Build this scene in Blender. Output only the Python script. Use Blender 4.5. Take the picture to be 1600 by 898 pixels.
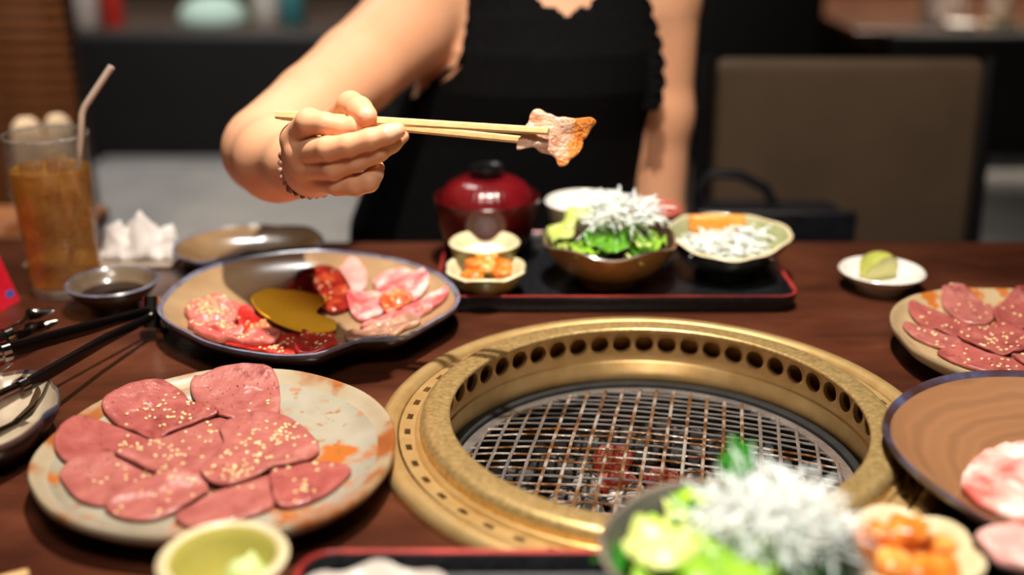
import bpy, math, random
import numpy as np
from mathutils import Vector, Matrix, noise

random.seed(7)
rng = np.random.default_rng(7)
PI = math.pi
for o in list(bpy.data.objects):
    bpy.data.objects.remove(o)
SC = bpy.context.scene
COL = SC.collection

# ---------------------------------------------------------------- camera
FPX = 1750.0                       # focal length in pixels of a 1600 px wide frame
PITCH = math.radians(20.5)
CAMH = 0.42                        # camera height above the table top (table top is z = 0)
cam_d = bpy.data.cameras.new('camera')
cam = bpy.data.objects.new('camera', cam_d)
COL.objects.link(cam)
cam.location = (0, 0, CAMH)
cam.rotation_euler = (PI / 2 - PITCH, 0, 0)
cam_d.sensor_width = 36
cam_d.lens = FPX / 1600 * 36
cam_d.clip_start = 0.02
cam_d.dof.use_dof = True
cam_d.dof.focus_distance = 0.93
cam_d.dof.aperture_fstop = 1.8
cam_d.dof.aperture_blades = 0
SC.camera = cam

# ---------------------------------------------------------------- world, lamps, exposure
SC.view_settings.view_transform = 'Standard'
SC.view_settings.look = 'None'
SC.view_settings.gamma = 1
SC.view_settings.use_curve_mapping = False
SC.view_settings.exposure = -0.12
SC.cycles.use_denoising = True
SC.cycles.max_bounces = 10
SC.cycles.transmission_bounces = 10
SC.cycles.transparent_max_bounces = 12
SC.cycles.sample_clamp_indirect = 4.0
w = bpy.data.worlds.new('world')
SC.world = w
w.use_nodes = True
w.node_tree.nodes['Background'].inputs[0].default_value = (1.0, 0.86, 0.72, 1)
w.node_tree.nodes['Background'].inputs[1].default_value = 0.03

def downlight(name, loc, energy, col, radius, angle, blend, aim=None):
    d = bpy.data.lights.new(name, 'SPOT')
    d.energy = energy; d.color = col; d.shadow_soft_size = radius
    d.spot_size = math.radians(angle); d.spot_blend = blend
    o = bpy.data.objects.new(name, d); COL.objects.link(o); o.location = loc
    if aim is not None:
        o.rotation_euler = (Vector(aim) - Vector(loc)).to_track_quat('-Z', 'Y').to_euler()
    return o

def fill_area(name, loc, energy, col, sx, sy, aim=None):
    d = bpy.data.lights.new(name, 'AREA')
    d.shape = 'RECTANGLE'; d.size = sx; d.size_y = sy; d.energy = energy; d.color = col
    o = bpy.data.objects.new(name, d); COL.objects.link(o); o.location = loc
    if aim is not None:
        o.rotation_euler = (Vector(aim) - Vector(loc)).to_track_quat('-Z', 'Y').to_euler()
    return o

downlight('table_spot', (0.05, 0.70, 1.66), 255, (1.0, 0.91, 0.79), 0.022, 56, 1.0, aim=(0.05, 0.84, 0.0))
fill_area('fill_light', (0.05, -0.10, 1.60), 17, (1.0, 0.90, 0.78), 0.5, 0.3, aim=(0, 0.95, 0.1))  # unseen soft fill, added to brighten the hand and the table from the front
downlight('far_table_spot', (-0.9, 3.6, 1.66), 60, (1.0, 0.9, 0.78), 0.05, 80, 0.5)
downlight('far_table_spot_two', (1.35, 3.9, 1.66), 420, (1.0, 0.86, 0.7), 0.05, 70, 0.5)
downlight('bench_spot', (-0.6, 2.3, 1.66), 120, (1.0, 0.96, 0.92), 0.08, 90, 0.7)
downlight('added_chair_spot', (0.50, 0.95, 1.66), 30, (1.0, 0.82, 0.62), 0.05, 30, 1.0, aim=(0.50, 1.64, -0.03))  # added spot, narrowed and aimed to light only the middle of the backrest
downlight('screen_spot', (-0.85, 1.25, 1.66), 85, (1.0, 0.74, 0.48), 0.05, 50, 0.8, aim=(-0.85, 1.75, 0.0))

# ---------------------------------------------------------------- placing helpers
def P(px, py, z=0.0):
    """the point at height z that shows at photo position (px, py)"""
    u = (px - 800) / FPX; v = (449 - py) / FPX
    d = np.array([u, math.cos(PITCH) + v * math.sin(PITCH), -math.sin(PITCH) + v * math.cos(PITCH)])
    t = (z - CAMH) / d[2]
    return np.array([d[0] * t, d[1] * t, z])

def PD(px, py, D):
    """the point at distance D along the view axis"""
    u = (px - 800) / FPX; v = (449 - py) / FPX
    return np.array([u * D, D * (math.cos(PITCH) + v * math.sin(PITCH)),
                     CAMH + D * (-math.sin(PITCH) + v * math.cos(PITCH))])

def crop(x0, y0, s, pts):
    return [(x0 + a / s, y0 + b / s) for a, b in pts]

# ---------------------------------------------------------------- materials
def lin(c):
    r = []
    for v in c[:3]:
        v = v / 255.0
        r.append(v / 12.92 if v <= 0.04045 else ((v + 0.055) / 1.055) ** 2.4)
    return (r[0], r[1], r[2], 1.0)

MATS = {}
def M(name, ramp, scale=40, detail=4, rough=0.5, metal=0.0, bump=0.0, bscale=None, stretch=(1, 1, 1), spec=0.5,
      coat=0.0, trans=0.0, ior=1.45, sss=0.0, sssr=(0.004, 0.0015, 0.001), emit=None, estr=0.0, patch=None, wave=None, dist=0.0, rvar=0.0, sheen=0.0):
    if name in MATS:
        return MATS[name]
    m = bpy.data.materials.new(name); m.use_nodes = True
    nt = m.node_tree; N = nt.nodes; L = nt.links
    b = N['Principled BSDF']
    b.inputs['Roughness'].default_value = rough
    b.inputs['Metallic'].default_value = metal
    b.inputs['Specular IOR Level'].default_value = spec
    b.inputs['Coat Weight'].default_value = coat
    b.inputs['Coat Roughness'].default_value = 0.08
    b.inputs['Transmission Weight'].default_value = trans
    b.inputs['IOR'].default_value = ior
    b.inputs['Sheen Weight'].default_value = sheen
    if sss:
        b.inputs['Subsurface Weight'].default_value = sss
        b.inputs['Subsurface Radius'].default_value = (1, 0.4, 0.25)
        b.inputs['Subsurface Scale'].default_value = sssr[0]
    if emit:
        b.inputs['Emission Color'].default_value = lin(emit)
        b.inputs['Emission Strength'].default_value = estr
    tc = N.new('ShaderNodeTexCoord'); mp = N.new('ShaderNodeMapping')
    mp.inputs['Scale'].default_value = stretch
    L.new(tc.outputs['Object'], mp.inputs['Vector'])
    vec = mp.outputs['Vector']
    if len(ramp) == 1:
        b.inputs['Base Color'].default_value = lin(ramp[0][1])
        colout = None
    else:
        if wave:
            nz = N.new('ShaderNodeTexWave'); nz.inputs['Scale'].default_value = wave[0]
            nz.inputs['Distortion'].default_value = wave[1]
            if wave[2] == 'RINGS': nz.wave_type = 'RINGS'; nz.rings_direction = 'Z'
            else: nz.bands_direction = wave[2]
            nz.inputs['Detail'].default_value = 3; nz.inputs['Detail Scale'].default_value = wave[3] if len(wave) > 3 else 1
            fac = nz.outputs['Fac']
        else:
            nz = N.new('ShaderNodeTexNoise'); nz.inputs['Scale'].default_value = scale
            nz.inputs['Detail'].default_value = detail; nz.inputs['Distortion'].default_value = dist
            fac = nz.outputs['Fac']
        L.new(vec, nz.inputs['Vector'])
        cr = N.new('ShaderNodeValToRGB')
        els = cr.color_ramp.elements
        els[0].position = ramp[0][0]; els[0].color = lin(ramp[0][1])
        els[1].position = ramp[-1][0]; els[1].color = lin(ramp[-1][1])
        for p_, c_ in ramp[1:-1]:
            e = els.new(p_); e.color = lin(c_)
        L.new(fac, cr.inputs['Fac'])
        colout = cr.outputs['Color']
    for pt in (patch or []):
        pc, ps, lo, hi = pt[:4]
        n2 = N.new('ShaderNodeTexNoise'); n2.inputs['Scale'].default_value = ps; n2.inputs['Detail'].default_value = 5
        n2.inputs['Roughness'].default_value = 0.6
        if len(pt) > 4:
            off = N.new('ShaderNodeMapping'); off.inputs['Location'].default_value = pt[4]
            L.new(vec, off.inputs['Vector']); L.new(off.outputs['Vector'], n2.inputs['Vector'])
        else:
            L.new(vec, n2.inputs['Vector'])
        mr = N.new('ShaderNodeMapRange'); mr.inputs['From Min'].default_value = lo; mr.inputs['From Max'].default_value = hi
        L.new(n2.outputs['Fac'], mr.inputs['Value'])
        mx = N.new('ShaderNodeMix'); mx.data_type = 'RGBA'
        L.new(mr.outputs['Result'], mx.inputs['Factor'])
        if colout is None:
            mx.inputs['A'].default_value = lin(ramp[0][1])
        else:
            L.new(colout, mx.inputs['A'])
        mx.inputs['B'].default_value = lin(pc)
        colout = mx.outputs['Result']
    if colout is not None:
        L.new(colout, b.inputs['Base Color'])
    if bump or rvar:
        n3 = N.new('ShaderNodeTexNoise'); n3.inputs['Scale'].default_value = bscale or scale * 2
        n3.inputs['Detail'].default_value = 4
        L.new(vec, n3.inputs['Vector'])
        if bump:
            bp = N.new('ShaderNodeBump'); bp.inputs['Strength'].default_value = bump; bp.inputs['Distance'].default_value = 0.002
            L.new(n3.outputs['Fac'], bp.inputs['Height']); L.new(bp.outputs['Normal'], b.inputs['Normal'])
        if rvar:
            mr = N.new('ShaderNodeMapRange'); mr.inputs['To Min'].default_value = max(0.02, rough - rvar); mr.inputs['To Max'].default_value = rough + rvar
            L.new(n3.outputs['Fac'], mr.inputs['Value']); L.new(mr.outputs['Result'], b.inputs['Roughness'])
    MATS[name] = m
    return m

# ---------------------------------------------------------------- mesh helpers
ORG = {}
def mk(name, V, F, mats, parent=None, org=None, smooth=True, sharp=40, mi=None):
    V = np.asarray(V, float)
    if parent is not None:
        org = ORG[parent.name]
    elif org is None:
        org = np.array([V[:, 0].mean(), V[:, 1].mean(), V[:, 2].min()])
    org = np.asarray(org, float)
    me = bpy.data.meshes.new(name)
    me.from_pydata((V - org).tolist(), [], [tuple(int(i) for i in f) for f in F])
    if not isinstance(mats, (list, tuple)):
        mats = [mats]
    for m in mats:
        me.materials.append(m)
    if mi is not None:
        me.polygons.foreach_set('material_index', np.asarray(mi, dtype=np.int32))
    me.polygons.foreach_set('use_smooth', [smooth] * len(me.polygons))
    me.update()
    if smooth and sharp:
        me.set_sharp_from_angle(angle=math.radians(sharp))
    o = bpy.data.objects.new(name, me); COL.objects.link(o)
    if parent is None:
        o.location = org
    else:
        o.parent = parent
    ORG[o.name] = org
    return o

def tag(o, label=None, cat=None, group=None, kind=None):
    if label: o['label'] = label
    if cat: o['category'] = cat
    if group: o['group'] = group
    if kind: o['kind'] = kind
    return o

def empty(name, loc, label, cat, group=None, kind=None):
    o = bpy.data.objects.new(name, None); COL.objects.link(o); o.location = loc
    o.empty_display_size = 0.02
    ORG[o.name] = np.asarray(loc, float)
    return tag(o, label, cat, group, kind)

class MB:
    """collects shapes into one mesh"""
    def __init__(self):
        self.V = []; self.F = []; self.mi = []
    def add(self, V, F, mi=0):
        n = len(self.V)
        self.V.extend([tuple(v) for v in V]); self.F.extend([tuple(i + n for i in f) for f in F]); self.mi.extend([mi] * len(F))
        return self
    def box(self, c, s, rot=None, mi=0, bev=0.0):
        x, y, z = s[0] / 2, s[1] / 2, s[2] / 2
        if bev <= 0:
            V = np.array([(a * x, b * y, d * z) for a in (-1, 1) for b in (-1, 1) for d in (-1, 1)])
            F = [(0, 1, 3, 2), (4, 6, 7, 5), (0, 4, 5, 1), (2, 3, 7, 6), (0, 2, 6, 4), (1, 5, 7, 3)]
        else:
            bev = min(bev, x * .98, y * .98, z * .98)
            V = []; F = []
            rings = []
            n = 4
            def ring(ix, iy, zz):
                r = []
                for (sx, sy, a0) in ((1, 1, 0), (-1, 1, PI / 2), (-1, -1, PI), (1, -1, 1.5 * PI)):
                    for k in range(n + 1):
                        a = a0 + PI / 2 * k / n
                        r.append((sx * (x - bev) + ix * math.cos(a), sy * (y - bev) + iy * math.sin(a), zz))
                return r
            sec = []
            for k in range(n + 1):
                a = -PI / 2 + PI / 2 * k / n
                sec.append((bev * math.cos(a), -(z - bev) + bev * math.sin(a)))
            for k in range(n + 1):
                a = PI / 2 * k / n
                sec.append((bev * math.cos(a), (z - bev) + bev * math.sin(a)))
            for (r_, zz) in sec:
                rings.append(ring(r_, r_, zz))
            m_ = len(rings[0])
            for r_ in rings: V += r_
            for i in range(len(rings) - 1):
                for j in range(m_):
                    F.append((i * m_ + j, i * m_ + (j + 1) % m_, (i + 1) * m_ + (j + 1) % m_, (i + 1) * m_ + j))
            F.append(tuple(range(m_ - 1, -1, -1)))
            F.append(tuple((len(rings) - 1) * m_ + j for j in range(m_)))
            V = np.array(V)
        if rot is not None:
            V = V @ np.array(rot.to_3x3()).T
        return self.add(V + np.asarray(c), F, mi)
    def tube(self, pts, rad, n=8, mi=0, cap=True, flat=1.0, up=(0, 0, 1)):
        pts = [np.asarray(p_, float) for p_ in pts]
        if np.isscalar(rad): rad = [rad] * len(pts)
        V = []; F = []
        prev = None
        for i, p_ in enumerate(pts):
            t = pts[min(i + 1, len(pts) - 1)] - pts[max(i - 1, 0)]
            t = t / (np.linalg.norm(t) + 1e-12)
            if prev is None:
                a = np.cross(t, up)
                if np.linalg.norm(a) < 1e-3: a = np.cross(t, (1, 0, 0))
            else:
                a = prev - t * np.dot(prev, t)
            a /= np.linalg.norm(a); prev = a
            b = np.cross(t, a)
            for k in range(n):
                th = 2 * PI * k / n
                V.append(p_ + rad[i] * (a * math.cos(th) + b * math.sin(th) * flat))
        for i in range(len(pts) - 1):
            for k in range(n):
                F.append((i * n + k, i * n + (k + 1) % n, (i + 1) * n + (k + 1) % n, (i + 1) * n + k))
        if cap:
            F.append(tuple(range(n - 1, -1, -1))); F.append(tuple((len(pts) - 1) * n + k for k in range(n)))
        return self.add(V, F, mi)
    def ball(self, c, r, nu=10, nv=6, mi=0, rot=None):
        r = np.array([r, r, r]) if np.isscalar(r) else np.asarray(r)
        V = [(0, 0, -1)]; F = []
        for i in range(1, nv):
            a = -PI / 2 + PI * i / nv
            for k in range(nu):
                V.append((math.cos(a) * math.cos(2 * PI * k / nu), math.cos(a) * math.sin(2 * PI * k / nu), math.sin(a)))
        V.append((0, 0, 1)); e = len(V) - 1
        for k in range(nu):
            F.append((0, 1 + (k + 1) % nu, 1 + k))
            F.append((e, e - nu + k, e - nu + (k + 1) % nu))
        for i in range(nv - 2):
            for k in range(nu):
                F.append((1 + i * nu + k, 1 + i * nu + (k + 1) % nu, 1 + (i + 1) * nu + (k + 1) % nu, 1 + (i + 1) * nu + k))
        V = np.array(V) * r
        if rot is not None: V = V @ np.array(rot.to_3x3()).T
        return self.add(V + np.asarray(c), F, mi)
    def build(self, name, mats, parent=None, org=None, smooth=True, sharp=40):
        return mk(name, self.V, self.F, mats, parent, org, smooth, sharp, self.mi)

def radial(center, prof, R=None, n=64, zf=None, mis=None, closed_top=True):
    """revolve prof = [(s, z)] about center; R(theta) scales s; zf(theta, s) adds height; returns V, F, mi"""
    V = []; F = []; mi = []
    rows = []
    for j, (s, z) in enumerate(prof):
        if s <= 1e-9:
            rows.append([len(V)]); V.append((center[0], center[1], center[2] + z + (zf(0, 0) if zf else 0)))
        else:
            row = []
            for k in range(n):
                th = 2 * PI * k / n
                r = s * (R(th) if R else 1.0)
                row.append(len(V))
                V.append((center[0] + r * math.cos(th), center[1] + r * math.sin(th), center[2] + z + (zf(th, s) if zf else 0)))
            rows.append(row)
    for j in range(len(prof) - 1):
        a, b = rows[j], rows[j + 1]
        m_ = mis[j] if mis else 0
        for k in range(n):
            k2 = (k + 1) % n
            if len(a) == 1 and len(b) == 1: break
            if len(a) == 1: F.append((a[0], b[k], b[k2]))
            elif len(b) == 1: F.append((a[k], b[0], a[k2]))
            else: F.append((a[k], b[k], b[k2], a[k2]))
            mi.append(m_)
    return V, F, mi

def outline_fn(pts, center=None, smooth=3):
    pts = np.array([p_[:2] for p_ in pts], float)
    c = pts.mean(0) if center is None else np.asarray(center[:2])
    d = pts - c
    th = np.arctan2(d[:, 1], d[:, 0]); r = np.hypot(d[:, 0], d[:, 1])
    o = np.argsort(th); th = th[o]; r = r[o]
    tt = np.linspace(-PI, PI, 181)[:-1]
    rr = np.interp(tt, th, r, period=2 * PI)
    for _ in range(smooth):
        rr = (np.roll(rr, 1) + 2 * rr + np.roll(rr, -1)) / 4
    def R(a):
        a = (a + PI) % (2 * PI) - PI
        return float(np.interp(a, tt, rr, period=2 * PI))
    return c, R

# ---------------------------------------------------------------- palette
m_table = M('dark_red_wood', [(0.25, (54, 27, 18)), (0.5, (78, 41, 27)), (0.75, (98, 54, 36))], scale=7, detail=9, rough=0.24, stretch=(1.0, 2.6, 2), dist=0.6, bump=0.05, bscale=40, patch=[((48, 23, 16), 4.5, 0.45, 0.75)], spec=0.45, rvar=0.08)
m_gold = M('brushed_gold_metal', [(0.3, (220, 180, 116)), (0.7, (234, 200, 140))], scale=60, rough=0.34, metal=0.72, bump=0.03, bscale=300)
m_goldw = M('worn_gold_metal', [(0.3, (176, 146, 92)), (0.5, (202, 170, 112)), (0.7, (220, 190, 134))], scale=260, detail=6, rough=0.36, metal=0.7, bump=0.12, bscale=300, rvar=0.12)
m_goldd = M('dark_gold_metal', [(0.3, (150, 108, 50)), (0.7, (180, 134, 68))], scale=40, rough=0.5, metal=0.6)
m_black = M('black_lacquer', [(0.0, (14, 14, 16))], rough=0.3, spec=0.4)
m_soot = M('black_iron', [(0.3, (10, 10, 11)), (0.7, (28, 26, 25))], scale=60, rough=0.7, bump=0.3)
m_steel = M('grate_steel', [(0.35, (222, 218, 216)), (0.6, (190, 184, 180))], scale=60, rough=0.22, metal=0.85)
m_rust = M('burnt_grate_steel', [(0.42, (206, 196, 188)), (0.50, (160, 118, 80)), (0.64, (104, 58, 30))], scale=55, detail=6, rough=0.3, metal=0.6, bump=0.5, bscale=300)
m_char = M('ash_charcoal', [(0.42, (16, 15, 15)), (0.56, (70, 66, 62)), (0.72, (176, 168, 160))], scale=45, detail=8, rough=0.9, bump=0.8, bscale=180)
m_ash = M('white_ash_charcoal', [(0.36, (30, 28, 27)), (0.5, (140, 132, 126)), (0.7, (214, 206, 198))], scale=60, detail=8, rough=0.9, bump=0.8, bscale=180)
m_ember = M('glowing_charcoal', [(0.4, (26, 18, 16)), (0.6, (120, 72, 60))], scale=60, rough=0.9, emit=(255, 60, 28), estr=0.15, bump=0.6, bscale=180)

m_tplate = M('grey_green_glaze', [(0.3, (140, 132, 112)), (0.55, (160, 154, 138)), (0.75, (146, 142, 128))], scale=14, rough=0.25, coat=0.3, bump=0.12, bscale=30,
             patch=[((172, 98, 42), 19, 0.54, 0.62), ((150, 96, 44), 60, 0.60, 0.68, (3, 1, 2))])
m_trim = M('rust_glaze', [(0.35, (168, 156, 136)), (0.52, (160, 144, 118)), (0.60, (150, 86, 42)), (0.72, (128, 68, 30))], scale=16, rough=0.35, coat=0.2, bump=0.1)
m_rplate = M('tan_glaze', [(0.3, (164, 138, 100)), (0.7, (184, 164, 130))], scale=14, rough=0.3, coat=0.3, bump=0.12, bscale=30, patch=[((176, 100, 40), 13, 0.56, 0.6)])
m_bplate = M('sand_glaze', [(0.3, (150, 118, 84)), (0.7, (178, 148, 112))], scale=18, rough=0.22, coat=0.4)
m_bluerim = M('blue_grey_glaze', [(0.3, (74, 74, 92)), (0.55, (122, 122, 142)), (0.75, (70, 56, 50))], scale=26, rough=0.25, coat=0.4)
m_dkglaze = M('dark_brown_glaze', [(0.3, (44, 34, 26)), (0.7, (72, 54, 38))], scale=30, rough=0.3, coat=0.3)
m_porkplate = M('brown_swirl_glaze', [(0.0, (130, 92, 64)), (0.5, (142, 101, 70)), (1.0, (137, 97, 67))], wave=(14, 2.5, 'RINGS', 1.5), rough=0.26, coat=0.4)
m_white = M('white_porcelain', [(0.0, (232, 226, 220))], rough=0.2, coat=0.4)
m_cream = M('cream_glaze', [(0.3, (216, 198, 156)), (0.7, (228, 216, 182))], scale=40, rough=0.3, coat=0.3)
m_green = M('pale_green_glaze', [(0.3, (150, 154, 110)), (0.7, (186, 188, 148))], scale=26, rough=0.25, coat=0.4)
m_greend = M('olive_glaze', [(0.3, (110, 110, 48)), (0.7, (152, 148, 78))], scale=30, rough=0.3, coat=0.3)
m_darkbowl = M('dark_green_glaze', [(0.3, (22, 22, 28)), (0.7, (58, 60, 44))], scale=10, rough=0.2, coat=0.5)
m_bronze = M('bronze_glaze', [(0.3, (150, 104, 50)), (0.7, (190, 142, 78))], scale=24, rough=0.34, metal=0.35, coat=0.2)
m_soup = M('red_lacquer', [(0.3, (84, 8, 14)), (0.7, (112, 14, 22))], scale=30, rough=0.25, coat=0.5)
m_soupd = M('dark_red_lacquer', [(0.3, (56, 8, 10)), (0.7, (80, 14, 14))], scale=20, rough=0.25, coat=0.5)

def meatmat(name, ramp, scale=60, rough=0.33, patch=None, bump=0.35, dist=0.6):
    return M(name, ramp, scale=scale, detail=5, rough=rough, bump=bump * 1.5, bscale=240, sss=0.0, patch=patch, dist=dist, spec=0.5, rvar=0.12, coat=0.25)
m_tongue = meatmat('raw_tongue', [(0.3, (150, 80, 74)), (0.55, (168, 98, 91)), (0.75, (182, 120, 110))], scale=45, patch=[((122, 46, 48), 30, 0.58, 0.72)])
m_tongue2 = meatmat('raw_tongue_deep', [(0.3, (142, 68, 64)), (0.55, (162, 86, 80)), (0.75, (178, 108, 99))], scale=45, patch=[((114, 36, 40), 26, 0.55, 0.7)])
m_pinkm = meatmat('pink_meat', [(0.3, (182, 82, 78)), (0.55, (204, 110, 102)), (0.75, (218, 144, 132))], scale=40)
m_marble = meatmat('marbled_meat', [(0.36, (196, 62, 66)), (0.5, (222, 130, 128)), (0.62, (238, 200, 194))], scale=38)
m_palem = meatmat('pale_fatty_meat', [(0.3, (206, 134, 128)), (0.6, (226, 178, 170)), (0.8, (234, 200, 192))], scale=30)
m_redm = meatmat('red_meat', [(0.35, (150, 22, 24)), (0.55, (188, 44, 38)), (0.75, (214, 84, 66))], scale=55)
m_darkm = meatmat('marinated_dark_meat', [(0.35, (104, 18, 16)), (0.55, (150, 36, 26)), (0.72, (196, 92, 50))], scale=60, rough=0.25)
m_spice = meatmat('spiced_orange_meat', [(0.35, (186, 60, 34)), (0.55, (214, 110, 64)), (0.72, (228, 160, 104))], scale=60, rough=0.25)
m_greym = meatmat('seared_grey_meat', [(0.35, (136, 92, 72)), (0.55, (176, 132, 110)), (0.75, (204, 168, 146))], scale=60, rough=0.25)
m_pork = meatmat('pork_belly', [(0.38, (212, 100, 92)), (0.5, (230, 168, 158)), (0.6, (242, 216, 208))], scale=22)
m_grilled = M('grilled_glazed_meat', [(0.3, (186, 128, 100)), (0.5, (216, 168, 140)), (0.72, (228, 190, 164))], scale=70, detail=7, rough=0.14, bump=1.0, bscale=330, coat=0.9, patch=[((200, 110, 34), 26, 0.53, 0.66), ((140, 80, 60), 120, 0.64, 0.74, (2, 2, 2))], rvar=0.12)
m_caramel = M('caramelised_meat', [(0.3, (196, 104, 36)), (0.55, (216, 134, 66)), (0.75, (228, 168, 110))], scale=90, detail=7, rough=0.14, bump=1.0, bscale=330, coat=0.8, dist=1.0)
m_seed = M('sesame', [(0.3, (224, 184, 120)), (0.7, (246, 226, 178))], scale=200, rough=0.4)
m_pepper = M('black_pepper', [(0.0, (40, 28, 22))], rough=0.7)
m_goldleaf = M('yellow_gold_card', [(0.3, (240, 182, 40)), (0.7, (248, 194, 56))], scale=30, rough=0.45)
m_skin = M('warm_skin', [(0.3, (226, 164, 126)), (0.7, (236, 178, 140))], scale=9, rough=0.52, sss=0.25, sssr=(0.006,), bump=0.05, bscale=220, spec=0.4)
m_nail = M('fingernail', [(0.0, (240, 188, 160))], rough=0.2, coat=0.4)
m_cloth = M('black_fabric', [(0.3, (7, 7, 8)), (0.7, (12, 12, 14))], scale=120, rough=0.9, bump=0.1, spec=0.12)
m_wood_lt = M('pale_chopstick_wood', [(0.35, (228, 190, 128)), (0.65, (240, 208, 152))], scale=30, stretch=(1, 20, 20), rough=0.5)

# ================================================================ SETTING
FLOOR = -0.75
def struct(name, mb, mats, sharp=40):
    o = mb.build(name, mats, smooth=False); o['kind'] = 'structure'; return o
m_floor = M('dark_floor', [(0.3, (22, 18, 16)), (0.7, (36, 30, 26))], scale=4, rough=0.5)
m_wall = M('dark_brown_wall', [(0.3, (30, 25, 22)), (0.7, (42, 35, 30))], scale=6, rough=0.8)
m_ceil = M('dark_ceiling', [(0.0, (40, 35, 31))], rough=0.9)
struct('floor', MB().box((0, 2.0, FLOOR - 0.03), (7.2, 8.6, 0.06)), m_floor)
struct('wall_back', MB().box((0, 6.2, 0.5), (7.2, 0.1, 2.5)), m_wall)
struct('wall_left', MB().box((-3.6, 2.0, 0.5), (0.1, 8.6, 2.5)), m_wall)
struct('wall_right', MB().box((3.6, 2.0, 0.5), (0.1, 8.6, 2.5)), m_wall)
struct('ceiling', MB().box((0, 2.0, 1.76), (7.2, 8.6, 0.06)), m_ceil)

# ---- dining table with a round opening for the grill
GC = np.array([0.114, 0.797])
TX0, TX1, TY0, TY1 = -0.80, 0.80, 0.12, 1.279
tab = empty('dining_table', (0, 0.7, FLOOR), 'dark reddish brown wooden dining table with a round grill opening', 'table')
def tabletop():
    n = 96; V = []; F = []
    Ro = 0.2
    for z in (0.0, -0.04):
        for k in range(n):
            a = 2 * PI * k / n
            V.append((GC[0] + Ro * math.cos(a), GC[1] + Ro * math.sin(a), z))
    def edge(a):
        c, s = math.cos(a), math.sin(a)
        tx = ((TX1 - GC[0]) / c if c > 0 else (TX0 - GC[0]) / c) if abs(c) > 1e-9 else 1e9
        ty = ((TY1 - GC[1]) / s if s > 0 else (TY0 - GC[1]) / s) if abs(s) > 1e-9 else 1e9
        t = min(tx, ty)
        return (GC[0] + c * t, GC[1] + s * t)
    angs = [2 * PI * k / n for k in range(n)]
    for cx_, cy_ in ((TX0, TY0), (TX1, TY0), (TX1, TY1), (TX0, TY1)):
        a = math.atan2(cy_ - GC[1], cx_ - GC[0]) % (2 * PI)
        k = int(round(a / (2 * PI) * n)) % n
        angs[k] = a
    for z in (0.0, -0.04):
        for a in angs:
            e = edge(a); V.append((e[0], e[1], z))
    for k in range(n):
        k2 = (k + 1) % n
        F.append((k, 2 * n + k, 2 * n + k2, k2))
        F.append((n + k, n + k2, 3 * n + k2, 3 * n + k))
        F.append((2 * n + k, 3 * n + k, 3 * n + k2, 2 * n + k2))
        F.append((k, k2, n + k2, n + k))
    return mk('tabletop', V, F, m_table, tab, smooth=False)
tabletop()
for sx in (-0.68, 0.68):
    for sy in (0.24, 1.16):
        MB().box((sx, sy, (FLOOR - 0.04) / 2), (0.07, 0.07, abs(FLOOR) - 0.04), bev=0.006).build('leg', m_table, tab)
for sy in (0.24, 1.16): MB().box((0, sy, -0.07), (1.29, 0.03, 0.06)).build('apron', m_table, tab, smooth=False)

# ================================================================ GRILL
gx, gy = GC
grill = empty('tabletop_grill', (gx, gy, -0.12), 'round brass coloured grill sunk into the table, with a ring of air holes', 'grill')
def revolve(name, prof, mat, parent, n=128, center=None, sharp=40):
    c = (gx, gy, 0) if center is None else center
    V, F, mi = radial(c, prof, n=n)
    return mk(name, V, F, mat, parent, sharp=sharp)
def arc(cx_, cz_, rx, rz, a0, a1, k):
    return [(cx_ + rx * math.cos(math.radians(a0 + (a1 - a0) * i / k)), cz_ + rz * math.sin(math.radians(a0 + (a1 - a0) * i / k))) for i in range(k + 1)]
# outer flange lying on the table
revolve('outer_flange', [(0.2035, 0.001)] + arc(0.2125, 0.003, 0.0088, 0.0085, 180, 0, 10) + [(0.2213, 0.0004), (0.2035, 0.0004)], m_gold, grill)
# slotted ring, each slot a real opening
def panel_ring(name, n, R0fn, hole, mat, parent, m=4, seg=None):
    """n panels around the axis; R0fn(u, v) -> point for u in [0,1) along the circle and v in [-1,1]; hole(k) -> list of 16 (du, v)"""
    V = []; F = []
    K = 4 * m
    sq = []
    for i in range(m): sq.append((-1 + 2 * i / m, -1))
    for i in range(m): sq.append((1, -1 + 2 * i / m))
    for i in range(m): sq.append((1 - 2 * i / m, 1))
    for i in range(m): sq.append((-1, 1 - 2 * i / m))
    hl = hole
    for p_ in range(n):
        b = len(V)
        for (u, v) in sq: V.append(R0fn((p_ + 0.5 + u * 0.5) / n, v, 0))
        for (u, v) in hl: V.append(R0fn((p_ + 0.5 + u * 0.5) / n, v, 0))
        for (u, v) in hl: V.append(R0fn((p_ + 0.5 + u * 0.5) / n, v, 1))
        for i in range(K):
            j = (i + 1) % K
            F.append((b + i, b + j, b + K + j, b + K + i))
            F.append((b + K + i, b + K + j, b + 2 * K + j, b + 2 * K + i))
    return mk(name, V, F, mat, parent, sharp=35)
def circ_hole(m, ru, rv):
    K = 4 * m
    out = []
    for i in range(K):
        a = -0.75 * PI + 2 * PI * i / K
        out.append((ru * math.cos(a), rv * math.sin(a)))
    return out
def rect_hole(m, ru, rv):
    sq = []
    for i in range(m): sq.append((-1 + 2 * i / m, -1))
    for i in range(m): sq.append((1, -1 + 2 * i / m))
    for i in range(m): sq.append((1 - 2 * i / m, 1))
    for i in range(m): sq.append((-1, 1 - 2 * i / m))
    return [(u * ru, v * rv) for u, v in sq]
def slot_pt(u, v, d):
    a = 2 * PI * u; r = 0.1965 + 0.0065 * v
    z = 0.0062 + 0.0004 * v - 0.006 * d
    return (gx + r * math.cos(a), gy + r * math.sin(a), z)
panel_ring('slotted_ring', 48, slot_pt, rect_hole(2, 0.35, 0.36), m_gold, grill, m=2)
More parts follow.
